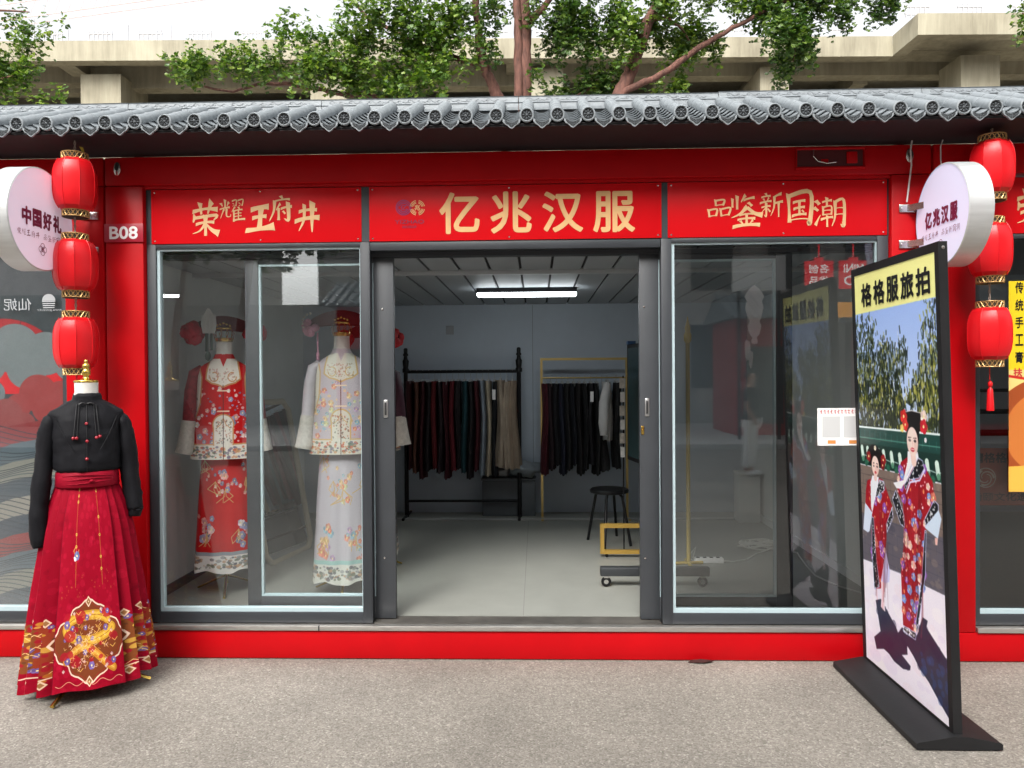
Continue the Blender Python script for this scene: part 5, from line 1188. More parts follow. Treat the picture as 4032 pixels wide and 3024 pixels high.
# ---- three costumed mannequins inside
def jacket_canvas(base, trimc, gold, flo, seed):
    cv = Canvas(300, 420, base); cv.rs = np.random.RandomState(seed)
    for k in range(110):
        u, v = cv.rs.uniform(.1, .9), cv.rs.uniform(.3, .84)
        if abs(u-.5) < .04: continue
        c = flo[cv.rs.randint(len(flo))]
        if cv.rs.rand() < .4: cv.flower(u, v, cv.rs.uniform(7, 13), c)
        else: cv.disc(u, v, cv.rs.uniform(2.5, 6), c, .9, cv.rs.uniform(.6, 1.6))
    W = trimc
    cv.poly([(0, .86), (1, .86), (1, 1), (0, 1)], W); cv.line([(0, .855), (.38, .855)], 6, gold); cv.line([(.62, .855), (1, .855)], 6, gold)
    # arch over the front slit
    arch = [(.36, .86), (.36, .70)]+[(.5+.15*math.cos(R_(a)), .665+.10*math.sin(R_(a))) for a in range(180, 361, 15)]+[(.64, .70), (.64, .86)]
    cv.poly(arch, W); cv.line(arch, 6, gold); cv.line([(.40, .70), (.46, .665), (.5, .60), (.54, .665), (.60, .70)], 3, gold)
    # cloud collar
    col = [(.30, .02), (.26, .16), (.25, .22), (.33, .26), (.42, .275), (.5, .30), (.58, .275), (.67, .26), (.75, .22), (.74, .16), (.70, .02)]
    cv.poly(col, W); cv.line(col, 7, gold)
    for s in (-1, 1): cv.line([(.5+s*(.13+.06*math.cos(t)), .20+.045*math.sin(t)) for t in np.linspace(0, 5, 12)], 4, gold)
    cv.poly([(.44, 0), (.5, .1), (.56, 0)], base)
    # vest edges
    for s in (-1, 1):
        e = [(.5+s*.36, .06), (.5+s*.31, .2), (.5+s*.33, .45), (.5+s*.42, .62)]; cv.poly(e+[(.5+s*.5, .64), (.5+s*.5, .04)], W); cv.line(e, 6, gold)
    for k in range(150):
        u, v = cv.rs.rand(), cv.rs.uniform(.88, .985)
        cv.disc(u, v, cv.rs.uniform(2, 6), [(196, 96, 70), (96, 112, 96), (120, 110, 130), (206, 150, 110)][cv.rs.randint(4)], .75, 1.4)
    for k in range(70):
        s = cv.rs.choice([-1, 1]); cv.disc(.5+s*cv.rs.uniform(.38, .5), cv.rs.uniform(.1, .6), cv.rs.uniform(2, 5), [(150, 140, 150), (170, 130, 120), (120, 130, 120)][cv.rs.randint(3)], .7)
        cv.disc(cv.rs.uniform(.3, .7), cv.rs.uniform(.12, .25), cv.rs.uniform(2, 4), [(160, 140, 120), (190, 130, 120)][cv.rs.randint(2)], .6)
        cv.disc(cv.rs.uniform(.38, .62), cv.rs.uniform(.62, .85), cv.rs.uniform(2, 4), [(180, 120, 100), (120, 120, 110)][cv.rs.randint(2)], .7)
    cv.line([(.5, .28), (.5, 1)], 3, (70, 40, 40))
    for v in (.335, .535): cv.line([(.42, v), (.58, v)], 6, (232, 206, 180))
    cv.grain(.06); return cv
def skirt_canvas(base, hem, band, flo, seed):
    cv = Canvas(320, 440, base); cv.rs = np.random.RandomState(seed)
    for cx, cy, s in ((.25, .68, 1.2), (.70, .66, 1.1), (.52, .33, .9), (.22, .1, .7), (.8, .25, .7), (.38, .27, .6)):
        for k in range(int(14*s)):
            cv.flower(cx+cv.rs.normal(0, .06), cy+cv.rs.normal(0, .07), cv.rs.uniform(6, 14)*s, flo[cv.rs.randint(len(flo))])
        for k in range(4): cv.line([(cx, cy), (cx+cv.rs.normal(0, .05), cy+.06), (cx+cv.rs.normal(0, .1), cy+.11)], 3, (206, 170, 110))
    cv.poly([(0, .835), (1, .835), (1, .865), (0, .865)], band); cv.poly([(0, .865), (1, .865), (1, 1), (0, 1)], hem)
    for k in range(150): cv.disc(cv.rs.rand(), cv.rs.uniform(.88, .97), cv.rs.uniform(2, 6), [(92, 92, 100), (150, 150, 150), (190, 150, 120), (110, 116, 100)][cv.rs.randint(4)], .7, 1.8)
    cv.grain(.05); return cv
GOLD = mat('gilt_wire', (.75, .50, .16), .25, metal=1)
HAT = mat('dark_wine_velvet', (.085, .008, .016), .8)
def costume(name, lab, x, y, rz, jc, sc, sleeve, pom, hatm, zs, zh, extra):
    t = thing('costumed_mannequin', lab, 'mannequin', (x, y, .2), 'costumed mannequins behind the left window', rz=rz)
    L = dict(M=I4); jm, sm, slv = jc, sc, sleeve
    b = MB(); b.lathe([(.011, .05), (.011, 1.0)], (0, 0, 0), 10); b.build('pole', BRASS, t, smooth=50, **L)
    for a in (-90, 30, 150):
        d = Vector((math.cos(R_(a)), math.sin(R_(a)), 0)); b = MB(); b.tube([d*.01+Vector((0, 0, .10)), d*.05+Vector((0, 0, .085)), d*.22+Vector((0, 0, .008))], [.011, .012, .009], 7, flat=.7); b.build('stand_leg', BRASS, t, smooth=50, **L)
    # two wide trouser-like skirt panels
    def sk(u, v):
        a = (u-.5)*2*math.pi; z = zh+(zs-.55-zh)*(1-v); A = .145+.055*v; B = .11+.05*v
        x_, y_ = A*math.sin(a), -B*math.cos(a); s = 1+.05*v*math.sin(5*a+1)+.03*v*math.sin(11*a)
        g = .028*v*math.exp(-((u-.5)/.03)**2); return (x_*s, y_*s+g, z-.012*v*math.cos(5*a))
    b = MB(); b.grid(80, 14, lambda u, v: sk(.5+(u-.5), 1-v)); o = b.build('skirt', sm, t, smooth=70, **L)
    uvl = o.data.uv_layers[0]
    for p in o.data.polygons:
        for li, vi in zip(p.loop_indices, p.vertices):
            c = o.data.vertices[vi].co; uvl.data[li].uv = (.5+c.x/.44, (c.z-zh)/(zs-.55-zh))
    wrinkle(o, .004, 9, 1, .4)
    # jacket
    zj = zs-.62
    J = [(zj, .218, .158), (zj+.08, .205, .148), (zj+.3, .180, .130), (zs-.08, .172, .112), (zs-.03, .165, .09), (zs-.005, .135, .078), (zs+.03, .075, .066), (zs+.065, .058, .056), (zs+.07, .052, .05)]
    rings = [(z, 0, 0, *interp(J, z)) for z in np.linspace(zj, zs+.03, 22)]+[(zs+.05, 0, 0, .064, .06), (zs+.068, 0, 0, .058, .055), (zs+.066, 0, 0, .05, .05)]
    b = MB(); ell_loft(b, rings, 40, 2.3); o = b.build('jacket', jm, t, smooth=60, **L)
    def uvxz(o):
        uvl = o.data.uv_layers.new(name='uv') if not o.data.uv_layers else o.data.uv_layers[0]
        for p in o.data.polygons:
            for li, vi in zip(p.loop_indices, p.vertices):
                c = o.data.vertices[vi].co; uvl.data[li].uv = (.5+c.x/.43, (c.z-zj)/(zs+.05-zj))
    uvxz(o); wrinkle(o, .004, 9, 2)
    for s in (-1, 1):
        b = MB(); P = [(s*.135, 0, zs-.03), (s*.18, 0, zs-.06), (s*.205, 0, zs-.18), (s*.218, -.01, zs-.36), (s*.232, -.015, zs-.53)]
        b.tube(P, [.045, .062, .062, .066, .074], 14, flat=.7); q = b.build('sleeve', slv[0], o, smooth=60, **L); wrinkle(q, .004, 10, 3)
        b = MB(); b.tube([(s*.216, -.011, zs-.37), (s*.226, -.013, zs-.46), (s*.236, -.015, zs-.55), (s*.242, -.016, zs-.585)], [.0705, .078, .088, .092], 14, flat=.72); b.build('cuff', slv[1], q, smooth=60, **L)
    b = MB(); ell_loft(b, [(zs, 0, 0, .075, .07), (zs+.05, 0, -.002, .054, .054), (zs+.15, 0, -.006, .050, .052), (zs+.152, 0, -.006, .004, .004)], 22); b.build('neck', SKIN, t, smooth=50, **L)
    # headdress: arched fan on a gilt crown
    zc = zs+.152
    b = MB(); b.lathe([(.055, 0), (.058, .012), (.055, .024)], (0, 0, zc), 20, caps=False)
    for k in range(10):
        a = 2*math.pi*k/10; b.tube([(.056*math.cos(a), .056*math.sin(a), zc+.01), (.066*math.cos(a+.2), .066*math.sin(a+.2), zc+.055), (.06*math.cos(a), .06*math.sin(a), zc+.085)], .0025, 4)
    b.lathe([(.058, .08), (.062, .086), (.058, .092)], (0, 0, zc), 20, caps=False)
    hd = b.build('crown', GOLD, t, smooth=50, **L)
    b = MB(); pts = [(.235*s_, zc+.075+.095*(1-s_*s_)) for s_ in np.linspace(-1, 1, 17)]+[(.235*s_*.98, zc+.05+.02*(1-s_*s_)) for s_ in np.linspace(1, -1, 17)]
    b.prism([(x_, z_) for x_, z_ in pts], -.03, .03); b.build('arched_hat', hatm, hd, **L)
    for s, c, sz in pom:
        pc = Vector((s*.195, -.025, zc+.055)); b = MB()
        for k in range(26):
            d = Vector((rnd.gauss(0, 1), rnd.gauss(0, 1), rnd.gauss(0, 1))).normalized(); q = pc+d*sz*.6
            b.ball(q, sz*.42, 6, 4)
        b.build('pompom', c, hd, smooth=60, **L)
    for k in range(5):
        MB().lathe([(.010, 0), (.008, -.006), (.002, -.01)], (-.04+.02*k, -.031, zc+.105+.008*(2-abs(k-2))), 6, 'y').build('gilt_flower', GOLD, hd, smooth=50, **L)
    extra(hd, zc, L); return t
REDS = mat('red_silk', (.46, .012, .016), .5, var=.2, scale=14); CREAMS = mat('cream_brocade', (.58, .54, .49), .6, var=.2, scale=40); LAVS = mat('pale_lavender_silk', (.55, .50, .54), .5, var=.12, scale=14)
DRED = mat('deep_red_flower', (.45, .008, .03), .7, var=.3, scale=40); PINKF = mat('pink_lilac_flower', (.55, .25, .36), .6, var=.35, scale=40); BRED = mat('bright_red_pompom', (.5, .02, .03), .7)
FR = [(226, 190, 190), (150, 150, 186), (230, 220, 220), (206, 150, 150), (120, 120, 150)]
FL = [(226, 190, 150), (150, 180, 196), (220, 150, 130), (206, 206, 170), (190, 160, 190)]
J1 = jacket_canvas((190, 16, 20), (222, 214, 204), (196, 140, 92), FR, 3).material('red_court_jacket', .6, spec=.1)
S1 = skirt_canvas((200, 18, 20), (226, 222, 218), (150, 160, 166), FR+[(236, 170, 160)], 4).material('red_court_skirt', .55)
J2 = jacket_canvas((190, 178, 186), (214, 208, 196), (206, 172, 120), FL, 5).material('lavender_court_jacket', .6, spec=.1)
S2 = skirt_canvas((192, 184, 192), (216, 214, 206), (160, 196, 192), FL+[(226, 140, 120)], 6).material('lavender_court_skirt', .55)
J3 = jacket_canvas((60, 30, 40), (190, 184, 176), (150, 110, 70), FR, 8).material('plum_court_jacket', .6); S3 = skirt_canvas((64, 34, 44), (190, 186, 180), (120, 120, 124), FR, 9).material('plum_court_skirt', .6)
ICE = mat('silver_lace_pin', (.62, .64, .64), .3, metal=.4); 
def pin(hd, zc, L):
    b = MB(); pts = [(-.04, 0), (-.05, .06), (-.045, .13), (-.03, .115), (-.018, .15), (-.004, .17), (.012, .15), (.024, .115), (.04, .13), (.045, .06), (.035, 0)]
    b.prism([(-.085+x, zc+.05+z) for x, z in pts], -.075, -.068)
    for x in (-.11, -.085, -.06): b.tube([(x, -.076, zc+.06), (x, -.080, zc+.18)], .005, 5)
    b.build('silver_pin', ICE, hd, **L)
    b = MB(); b.tube([(-.10, -.07, zc+.05), (-.10, -.072, zc-.07)], .012, 6); b.ball((-.095, -.072, zc-.1), .02, 8, 6, 1.6); b.tube([(-.07, -.07, zc+.05), (-.072, -.072, zc-.06)], .009, 6); b.build('jade_pendant', mat('dark_jade_tassel', (.07, .10, .09), .3), hd, smooth=50, **L)
def tas(hd, zc, L):
    b = MB(); b.tube([(-.15, -.05, zc+.02), (-.15, -.05, zc-.12)], .006, 6); b.lathe([(.004, 0), (.011, -.02), (.010, -.06)], (-.15, -.05, zc-.10), 8); b.build('tassel', PINKF, hd, smooth=50, **L)
    b = MB()
    for k in range(7):
        a = R_(100+k*22); b.ball((-.185+.06*math.cos(a), -.06, zc+.085+.06*math.sin(a)), .008, 6, 4)
    b.build('pearl_string', CREAMS, hd, smooth=50, **L)
costume('m1', 'red and white embroidered court costume on a stand behind left window', -2.085, .67, R_(18), J1, S1, (mat('wine_sleeve', (.26, .02, .03), .6, var=.4, scale=40), CREAMS), [(-1, DRED, .086), (1, DRED, .082)], HAT, 1.515, .155, pin)
costume('m2', 'pale lavender embroidered court costume on a stand next to the doorway', -1.290, .66, R_(10), J2, S2, (LAVS, CREAMS), [(-1, PINKF, .064), (1, PINKF, .06)], HAT, 1.545, .085, tas)
costume('m3', 'plum court costume with bright red pompoms standing behind the lavender one', -1.235, 1.30, R_(-8), J3, S3, (mat('plum_sleeve', (.06, .012, .03), .6, var=.4, scale=40), CREAMS), [(-1, BRED, .075), (1, BRED, .075)], HAT, 1.50, .12, lambda *a: None)
# ------------------------------------------------------------------ inside the cabin
# leaning mirror
mr = thing('leaning_mirror', 'tall cream framed mirror leaning against the left wall behind the window', 'mirror', (-2.0, 1.65, .2))
A, Bq, U = Vector((-2.03, 1.30, .205)), Vector((-1.90, 2.00, .205)), Vector((-.22, .05, 1.22))
def mp(s, t): return A+(Bq-A)*s+U*t
pts = []
for s, t in ((.1, 0), (.9, 0), (1, .06), (1, .94), (.9, 1), (.1, 1), (0, .94), (0, .06), (.1, 0), (.5, 0)): pts.append(mp(s, t))
b = MB(); b.tube(pts, .024, 8); b.build('frame', mat('cream_frame', (.50, .44, .33), .5), mr, smooth=60)
b = MB(); b.add([mp(s, t) for s, t in ((.03, .02), (.97, .02), (.97, .98), (.03, .98))], [(0, 1, 2, 3)]); b.build('mirror_glass', mat('silver_mirror', (.8, .82, .82), .02, metal=1), mr)
# black pipe rack
rk = thing('garment_rack', 'black pipe garment rack with knobbed posts on the left of the back wall', 'clothes rack', (-.75, 3.30, .2))
for x in (-1.325, -.178):
    b = MB(); b.lathe([(.022, .2), (.022, 1.66), (.034, 1.665), (.034, 1.70), (.026, 1.71), (.034, 1.78), (.022, 1.80), (.018, 1.83), (.027, 1.835), (.027, 1.85), (.019, 1.86), (.021, 1.90), (.012, 1.912)], (x, 3.35, 0), 12); p_ = b.build('post', BLACK, rk, smooth=40)
    b = MB(); b.tube([(x, 3.12, .212), (x, 3.58, .212)], .016, 8); b.build('foot_bar', BLACK, rk, smooth=40)
b = MB(); b.tube([(-1.325, 3.35, 1.672), (-.178, 3.35, 1.672)], .017, 8); b.build('hanging_rail', BLACK, rk, smooth=40)
b = MB(); b.tube([(-1.325, 3.35, .36), (-.178, 3.35, .36)], .013, 8); b.build('lower_rail', BLACK, rk, smooth=40)
# gold frame rack
gk = thing('garment_rack', 'thin gold square garment rack on the right of the back wall', 'clothes rack', (.47, 3.33, .2))
GOLDP = mat('brushed_gold_tube', (.60, .45, .17), .35, metal=.8)
b = MB()
for x in (.05, .90): b.box(x-.012, x+.012, 3.30, 3.324, .2, 1.80)
b.box(.062, .888, 3.30, 3.324, 1.776, 1.80); b.build('frame', GOLDP, gk)
b = MB(); b.tube([(.062, 3.312, 1.60), (.888, 3.312, 1.60)], .008, 8); b.build('hanging_rail', GOLDP, gk)
b = MB()
for x in (.05, .90): b.box(x-.012, x+.012, 3.1, 3.299, .2, .215)
b.build('foot_bar', GOLDP, gk)
HW = mat('clear_hanger', (.55, .57, .58), .2, metal=.2)
def garment(x, zt, zb, w, d, col, lab, cat='skirt', name='hanging_skirt', group='garments on the black rack', yr=3.35, zr=1.672, flare=1.0, var=.25, sleeve=False, tagp=False):
    t = thing(name, lab, cat, (x, yr, zb), group)
    ph = rnd.uniform(0, 6)
    def fn(u, v):
        a = 2*math.pi*u; z = zb+(zt-zb)*v; f = 1+(flare-1)*(1-v)
        q = 1+.22*(1-.5*v)*math.sin(7*a+ph)+.12*math.sin(3*a+ph*2+v*2)
        return (x+w*.5*f*q*math.cos(a)+.012*math.sin(v*5+ph), yr+d*.5*(.75+.25*f)*math.sin(a)*(1+.05*math.sin(9*a+ph)), z+.008*math.sin(5*a+ph)*(1-v))
    b = MB(); b.grid(44, 10, fn); m = mat('cloth', col, .75, var=var, scale=16, bump=.1, bscale=200, stretch=(1, 1, .4)); b.build('cloth', m, t, smooth=60)
    if sleeve:
        for s in (-1, 1):
            b = MB(); b.tube([(x+s*.01, yr+s*.12, zt-.03), (x+s*.03-.02, yr+s*.19-.02, zt-.2), (x+s*.03-.03, yr+s*.20-.05, zb+.18), (x+s*.02-.04, yr+s*.20-.06, zb+.06)], [.04, .05, .05, .035], 9); b.build('sleeve', m, t, smooth=60)
    b = MB(); b.tube([(x, yr-d*.42, zt+.004), (x, yr+d*.42, zt+.004)], .006, 5); b.tube([(x, yr, zt+.004), (x, yr, zr-.01), (x, yr+.022, zr+.016), (x, yr, zr+.026), (x, yr-.02, zr+.012)], .003, 5)
    for s in (-1, 1): b.box(x-.01, x+.01, yr+s*d*.36-.012, yr+s*d*.36+.012, zt-.03, zt+.02)
    b.build('hanger', HW, t)
    if tagp: MB().box(x-.016, x+.016, yr-d*.5-.012, yr-d*.5-.010, zt-.18, zt-.08).build('price_tag', WHITE, t)
    return t
GL = [(.045, .006, .008, 'blackish maroon'), (.10, .035, .022, 'rust patterned'), (.05, .006, .010, 'dark wine'), (.015, .010, .012, 'black'), (.13, .010, .014, 'dark red'), (.02, .010, .014, 'black cherry'), (.06, .006, .012, 'deep maroon'), (.14, .012, .02, 'brick red'), (.018, .012, .014, 'charcoal'), (.02, .07, .085, 'dark teal'), (.015, .012, .014, 'black pleated'), (.07, .008, .014, 'burgundy'),
      (.24, .28, .33, 'pale grey blue'), (.42, .36, .27, 'cream'), (.013, .015, .020, 'ink black with white tag'), (.32, .26, .20, 'beige'), (.38, .31, .24, 'tan pleated'), (.30, .23, .17, 'light brown')]
for i, (r, g_, bb, nm) in enumerate(GL):
    x = -1.27+i*.0605; wide = i >= 15
    garment(x, 1.575+rnd.uniform(-.008, .008), (.70, .66, .60, .68)[i % 4] if i < 12 else (.64, .63, .62, .72, .70, .70)[i-12], .062 if not wide else .09, .33 if i < 14 else .30, (r, g_, bb), nm+' skirt on the black rack, %s from its left end' % ('first second third fourth fifth sixth seventh eighth ninth tenth eleventh twelfth thirteenth fourteenth fifteenth sixteenth seventeenth eighteenth'.split()[i]), flare=1.0 if i < 15 else 1.5, tagp=(i == 14))
GR = [(.075, .006, .014, 'maroon'), (.02, .008, .012, 'black cherry'), (.010, .010, .013, 'black'), (.012, .014, .03, 'midnight blue'), (.012, .011, .012, 'soft black'), (.009, .010, .016, 'blue black'), (.012, .010, .011, 'coal black'), (.010, .010, .012, 'jet black'), (.013, .012, .015, 'black tagged'), (.010, .010, .011, 'black collared')]
for i, (r, g_, bb, nm) in enumerate(GR):
    x = .085+i*.057
    garment(x, 1.545, .64+.05*(i % 3), .065, .32, (r, g_, bb), nm+' garment on the gold rack, %s from its left end' % ('first second third fourth fifth sixth seventh eighth ninth tenth'.split()[i]), 'garment', 'hanging_garment', 'garments on the gold rack', 3.312, 1.60, 1.1, tagp=(i == 8))
garment(.705, 1.56, .98, .08, .30, (.62, .61, .60), 'white long sleeved blouse hanging on the gold rack', 'blouse', 'hanging_blouse', 'garments on the gold rack', 3.312, 1.60, 1.2, .06, sleeve=True)
garment(.795, 1.55, .70, .07, .32, (.012, .012, .013), 'black garment right of the white blouse on the gold rack', 'garment', 'hanging_garment', 'garments on the gold rack', 3.312, 1.60, 1.1)
garment(.66, 1.10, .66, .10, .22, (.06, .06, .065), 'grey patterned hem showing below the white blouse', 'garment', 'hanging_garment', 'garments on the gold rack', 3.40, 1.60, 1.1, .7)
bg_ = thing('storage_box', 'low dark storage box under the tan skirts by the back wall', 'box', (-.3, 3.42, .2))
b = MB(); b.box(-.56, -.02, 3.38, 3.58, .2, .56, bev=.01); b.build('body', mat('dark_box', (.12, .135, .15), .6), bg_, smooth=30); MB().box(-.57, -.01, 3.37, 3.585, .5605, .585, bev=.006).build('lid', mat('dark_lid', (.14, .155, .17), .6), bg_, smooth=30)
def blob(name, c, r, m, lab, cat):
    b = MB(); b.ball((0, 0, 0), 1, 20, 12); o = b.build(name, m, None, smooth=60, M=Matrix.Diagonal((*r, 1))); o.location = c
    for v in o.data.vertices: v.co += v.normal*.05*mnoise.noise(v.co*14)+v.normal*.02*mnoise.noise(v.co*40)
    z0 = min(v.co.z for v in o.data.vertices); o.location.z = c[2]-z0; return tag(o, lab, cat)
blob('plastic_bag', (-.12, 3.42, .586), (.17, .12, .075), mat('crumpled_grey_plastic', (.22, .25, .27), .3), 'crumpled grey plastic bag on the low dark box', 'bag')
blob('plastic_bag', (-.38, 3.44, .586), (.13, .10, .05), mat('crumpled_white_plastic', (.35, .36, .36), .35), 'smaller crumpled white bag on the left of the low dark box', 'bag')
# stool
st = thing('bar_stool', 'black round stool with four splayed metal legs near the back right', 'stool', (.61, 2.12, .2))
b = MB(); b.lathe([(.15, -.035), (.162, -.03), (.165, -.012), (.155, 0), (.05, .002)], (.61, 2.12, .665), 28); b.build('seat', BLACK, st, smooth=40)
for x, y in ((.436, 2.256), (.70, 2.409), (.543, 1.835), (.776, 2.004)):
    d = Vector((x-.61, y-2.12, 0)); tp = Vector((.61, 2.12, .635))+d*.45
    b = MB(); b.tube([tp-d*.25+Vector((0, 0, .0)), tp, Vector((.61, 2.12, .60))+d*.62, (x, y, .2005)], .0125, 8); b.build('leg', BLACK, st, smooth=60)
# yellow bar base of a frame stand
yb = thing('gold_frame_stand', 'low gold rectangular frame on small castors beside the stool', 'frame', (.75, 1.62, .2))
b = MB()
b.box(.49, 1.0, 1.60, 1.64, .432, .462); b.box(.49, 1.0, 1.60, 1.64, .228, .258); b.box(.49, .52, 1.60, 1.64, .258, .432); b.box(.97, 1.0, 1.60, 1.64, .258, .432); b.build('frame', mat('mustard_gold_paint', (.40, .25, .05), .4), yb)
for x in (.54, .95): MB().lathe([(.013, -.008), (.013, .008)], (x, 1.62, .2135), 12, 'y').build('castor', BLACK, yb)
# mobile display
tv = thing('mobile_display', 'tall display screen on black wheeled base seen edge on by the right door leaf', 'display', (.78, 1.15, .2))
b = MB(); b.add([(0.705, 1.60, .97), (.835, .80, .97), (.835, .80, 1.86), (.705, 1.60, 1.86), (.745, 1.606, .97), (.875, .806, .97), (.875, .806, 1.86), (.745, 1.606, 1.86)], [(0, 1, 2, 3), (4, 7, 6, 5), (0, 4, 5, 1), (3, 2, 6, 7), (0, 3, 7, 4), (1, 5, 6, 2)]); b.build('bezel', BLACK, tv)
b = MB(); e = Vector((-.004, 0, 0)); q = lambda f, z: Vector((.705+.13*f, 1.60-.8*f, z))+e; b.add([q(.05, 1.0), q(.95, 1.0), q(.95, 1.83), q(.05, 1.83)], [(0, 1, 2, 3)]); b.build('screen', mat('dark_teal_screen', (.02, .05, .055), .15), tv)
b = MB(); b.tube([(.80, 1.2, .33), (.80, 1.2, 1.3)], .025, 10); b.build('column', BLACK, tv, smooth=50)
for y in (.78,):
    b = MB(); b.box(.42, 1.15, y-.03, y+.03, .275, .335, bev=.008); b.build('base_bar', mat('dark_grey_base', (.03, .033, .036), .45), tv, smooth=30)
    for x in (.46, 1.105):
        b = MB(); b.lathe([(.031, -.011), (.034, -.006), (.034, .006), (.031, .011)], (x, y, .2345), 16, 'y'); c = b.build('castor', BLACK, tv, smooth=50)
        b = MB(); b.box(x-.016, x+.016, y-.018, y+.018, .262, .276); b.lathe([(.016, -.0125), (.016, .0125)], (x, y, .2345), 12, 'y'); b.build('fork', SCREW, c)
b = MB(); b.box(.835-.16, .835-.135, .9, .93, 1.86, 1.90) if 0 else b.box(.70, .76, 1.50, 1.60, 1.8605, 1.885); b.build('blue_clip', mat('blue_box', (.03, .10, .25), .5), tv)
b = MB(); b.box(.93-.27, .93-.255, 1.82, 1.9, 1.0, 1.58)
b2 = thing('price_strip', 'narrow hanging strip of white accessory cards beside the display', 'card strip', (.69, 1.75, .2))
b = MB(); b.tube([(.69, 1.75, .2), (.69, 1.75, 1.62)], .006, 6); b.box(.66, .72, 1.72, 1.78, .2, .212); b.build('rod', BLACK, b2)
for k in range(6): MB().box(.66+.006*(k % 2), .70, 1.735, 1.742, 1.52-.11*k, 1.60-.11*k).build('card', WHITE if k % 2 else CREAMS, b2)
# gold pole stand behind the right window
gp = thing('gold_pole_stand', 'tall gold pole with pointed finial behind the right window', 'pole stand', (1.13, 1.38, .2))
b = MB(); b.tube([(1.13, 1.38, .21), (1.13, 1.38, 1.95)], .016, 10); b.build('pole', mat('old_gold_paint', (.45, .33, .08), .4), gp, smooth=50)
b = MB(); b.lathe([(.016, 1.86), (.028, 1.88), (.030, 1.92), (.018, 1.95), (.022, 1.97), (.010, 2.02), (.002, 2.06)], (1.13, 1.38, 0), 12); b.build('finial', mat('bright_gold_paint', (.6, .42, .08), .3), gp, smooth=50)
b = MB(); b.tube([(1.02, 1.38, .212), (1.13, 1.38, .216), (1.24, 1.40, .212)], .012, 6); b.tube([(1.13, 1.26, .211), (1.13, 1.50, .211)], .012, 6); b.build('foot', mat('old_gold_foot', (.45, .33, .08), .4), gp, smooth=50)
# power strip, coil, cable
pw = thing('power_strip', 'white power strip lying on the floor behind the right window', 'power strip', (1.27, 1.44, .2))
b = MB(); b.box(1.18, 1.40, 1.41, 1.47, .2003, .24, bev=.006); b.build('body', WHITE, pw, smooth=40)
b = MB()
for k in range(4): b.box(1.20+.05*k, 1.225+.05*k, 1.425, 1.455, .2401, .2412)
b.build('socket', DARK, pw)
WC = mat('white_flex', (.66, .66, .63), .5)
b = MB(); pts = []
for k in range(150):
    a = k*.33; r = .10+.035*math.sin(k*.61); pts.append((1.80+r*1.25*math.cos(a)+.02*math.sin(k*.9), 1.92+r*.8*math.sin(a), .207+.05*abs(math.sin(k*.213))))
b.tube(pts, .005, 5); b.tube([pts[0], (1.72, 1.70, .206), (1.60, 1.52, .206), (1.48, 1.45, .206), (1.40, 1.44, .215)], .005, 5); b.tube([(1.18, 1.44, .215), (1.13, 1.42, .25), (1.19, 1.40, .33), (1.17, 1.42, .24)], .004, 5)
tag(b.build('cable_coil', WC), 'tangled coil of white cable on the floor behind the right window', 'cable')
b = MB(); b.tube([(1.95, 1.9, .206), (2.06, 1.75, .206), (2.03, 1.6, .206), (1.98, 1.3, .206), (1.95, 1.05, .206), (2.0, .8, .206), (2.09, .62, .206), (2.15, .5, .206)], .006, 5)
tag(b.build('floor_cable', WC), 'single white cable trailing along the right wall skirting', 'cable')
pd = thing('white_pedestal', 'plain white display pedestal at the back right corner', 'pedestal', (2.03, 3.1, .2))
b = MB(); b.box(1.93, 2.13, 3.0, 3.2, .2003, .66, bev=.004); b.build('body', mat('white_box', (.55, .57, .56), .6), pd, smooth=30); MB().box(1.925, 2.135, 2.995, 3.205, .6602, .685, bev=.004).build('top', mat('white_top', (.6, .62, .61), .5), pd, smooth=30)
# ------------------------------------------------------------------ the other side of the lane, seen only as reflections in the glass
STONE = mat('grey_stone_front', (.40, .39, .37), .8, var=.25, scale=1.2)
ob = thing('stone_building', 'long grey stone building across the lane, mirrored in the shop glass', 'building', (0, -20, 0))
def op(name, boxes, m):
    b = MB()
    for q in boxes: b.box(*q)
    return b.build(name, m, ob)
op('wall', [(-40, -11.5, -30, -20, 0, 17), (-7.0, 40, -30, -20, 0, 17), (-11.5, -7.0, -30, -20.5, 0, 4.0)], STONE)
for k in range(18):
    x = -5.6+2.4*k
    if x < 36: op('pilaster', [(x, x+.6, -19.99, -19.7, 0, 16.5)], STONE)
op('cornice', [(-7.1, 40.2, -19.99, -19.5, 16.5, 17.1)], STONE)
w0 = None
for r in range(3):
    for k in range(16):
        x = -4.7+2.4*k
        if w0 is None: w0 = op('window', [(x, x+1.3, -20.004, -19.95, 1.2, 3.2)], mat('dark_window', (.03, .035, .04), .15)); wx = x
        else:
            c = w0.copy(); C.objects.link(c); c.parent = ob; c.location = (x-wx, 0, 3.1*r)
kerb = MB(); kerb.box(-40, 40, -19.4, -12.2, .0, .11); structure(kerb.build('pavement', mat('pale_paving', (.46, .45, .43), .8, var=.1, scale=3)))
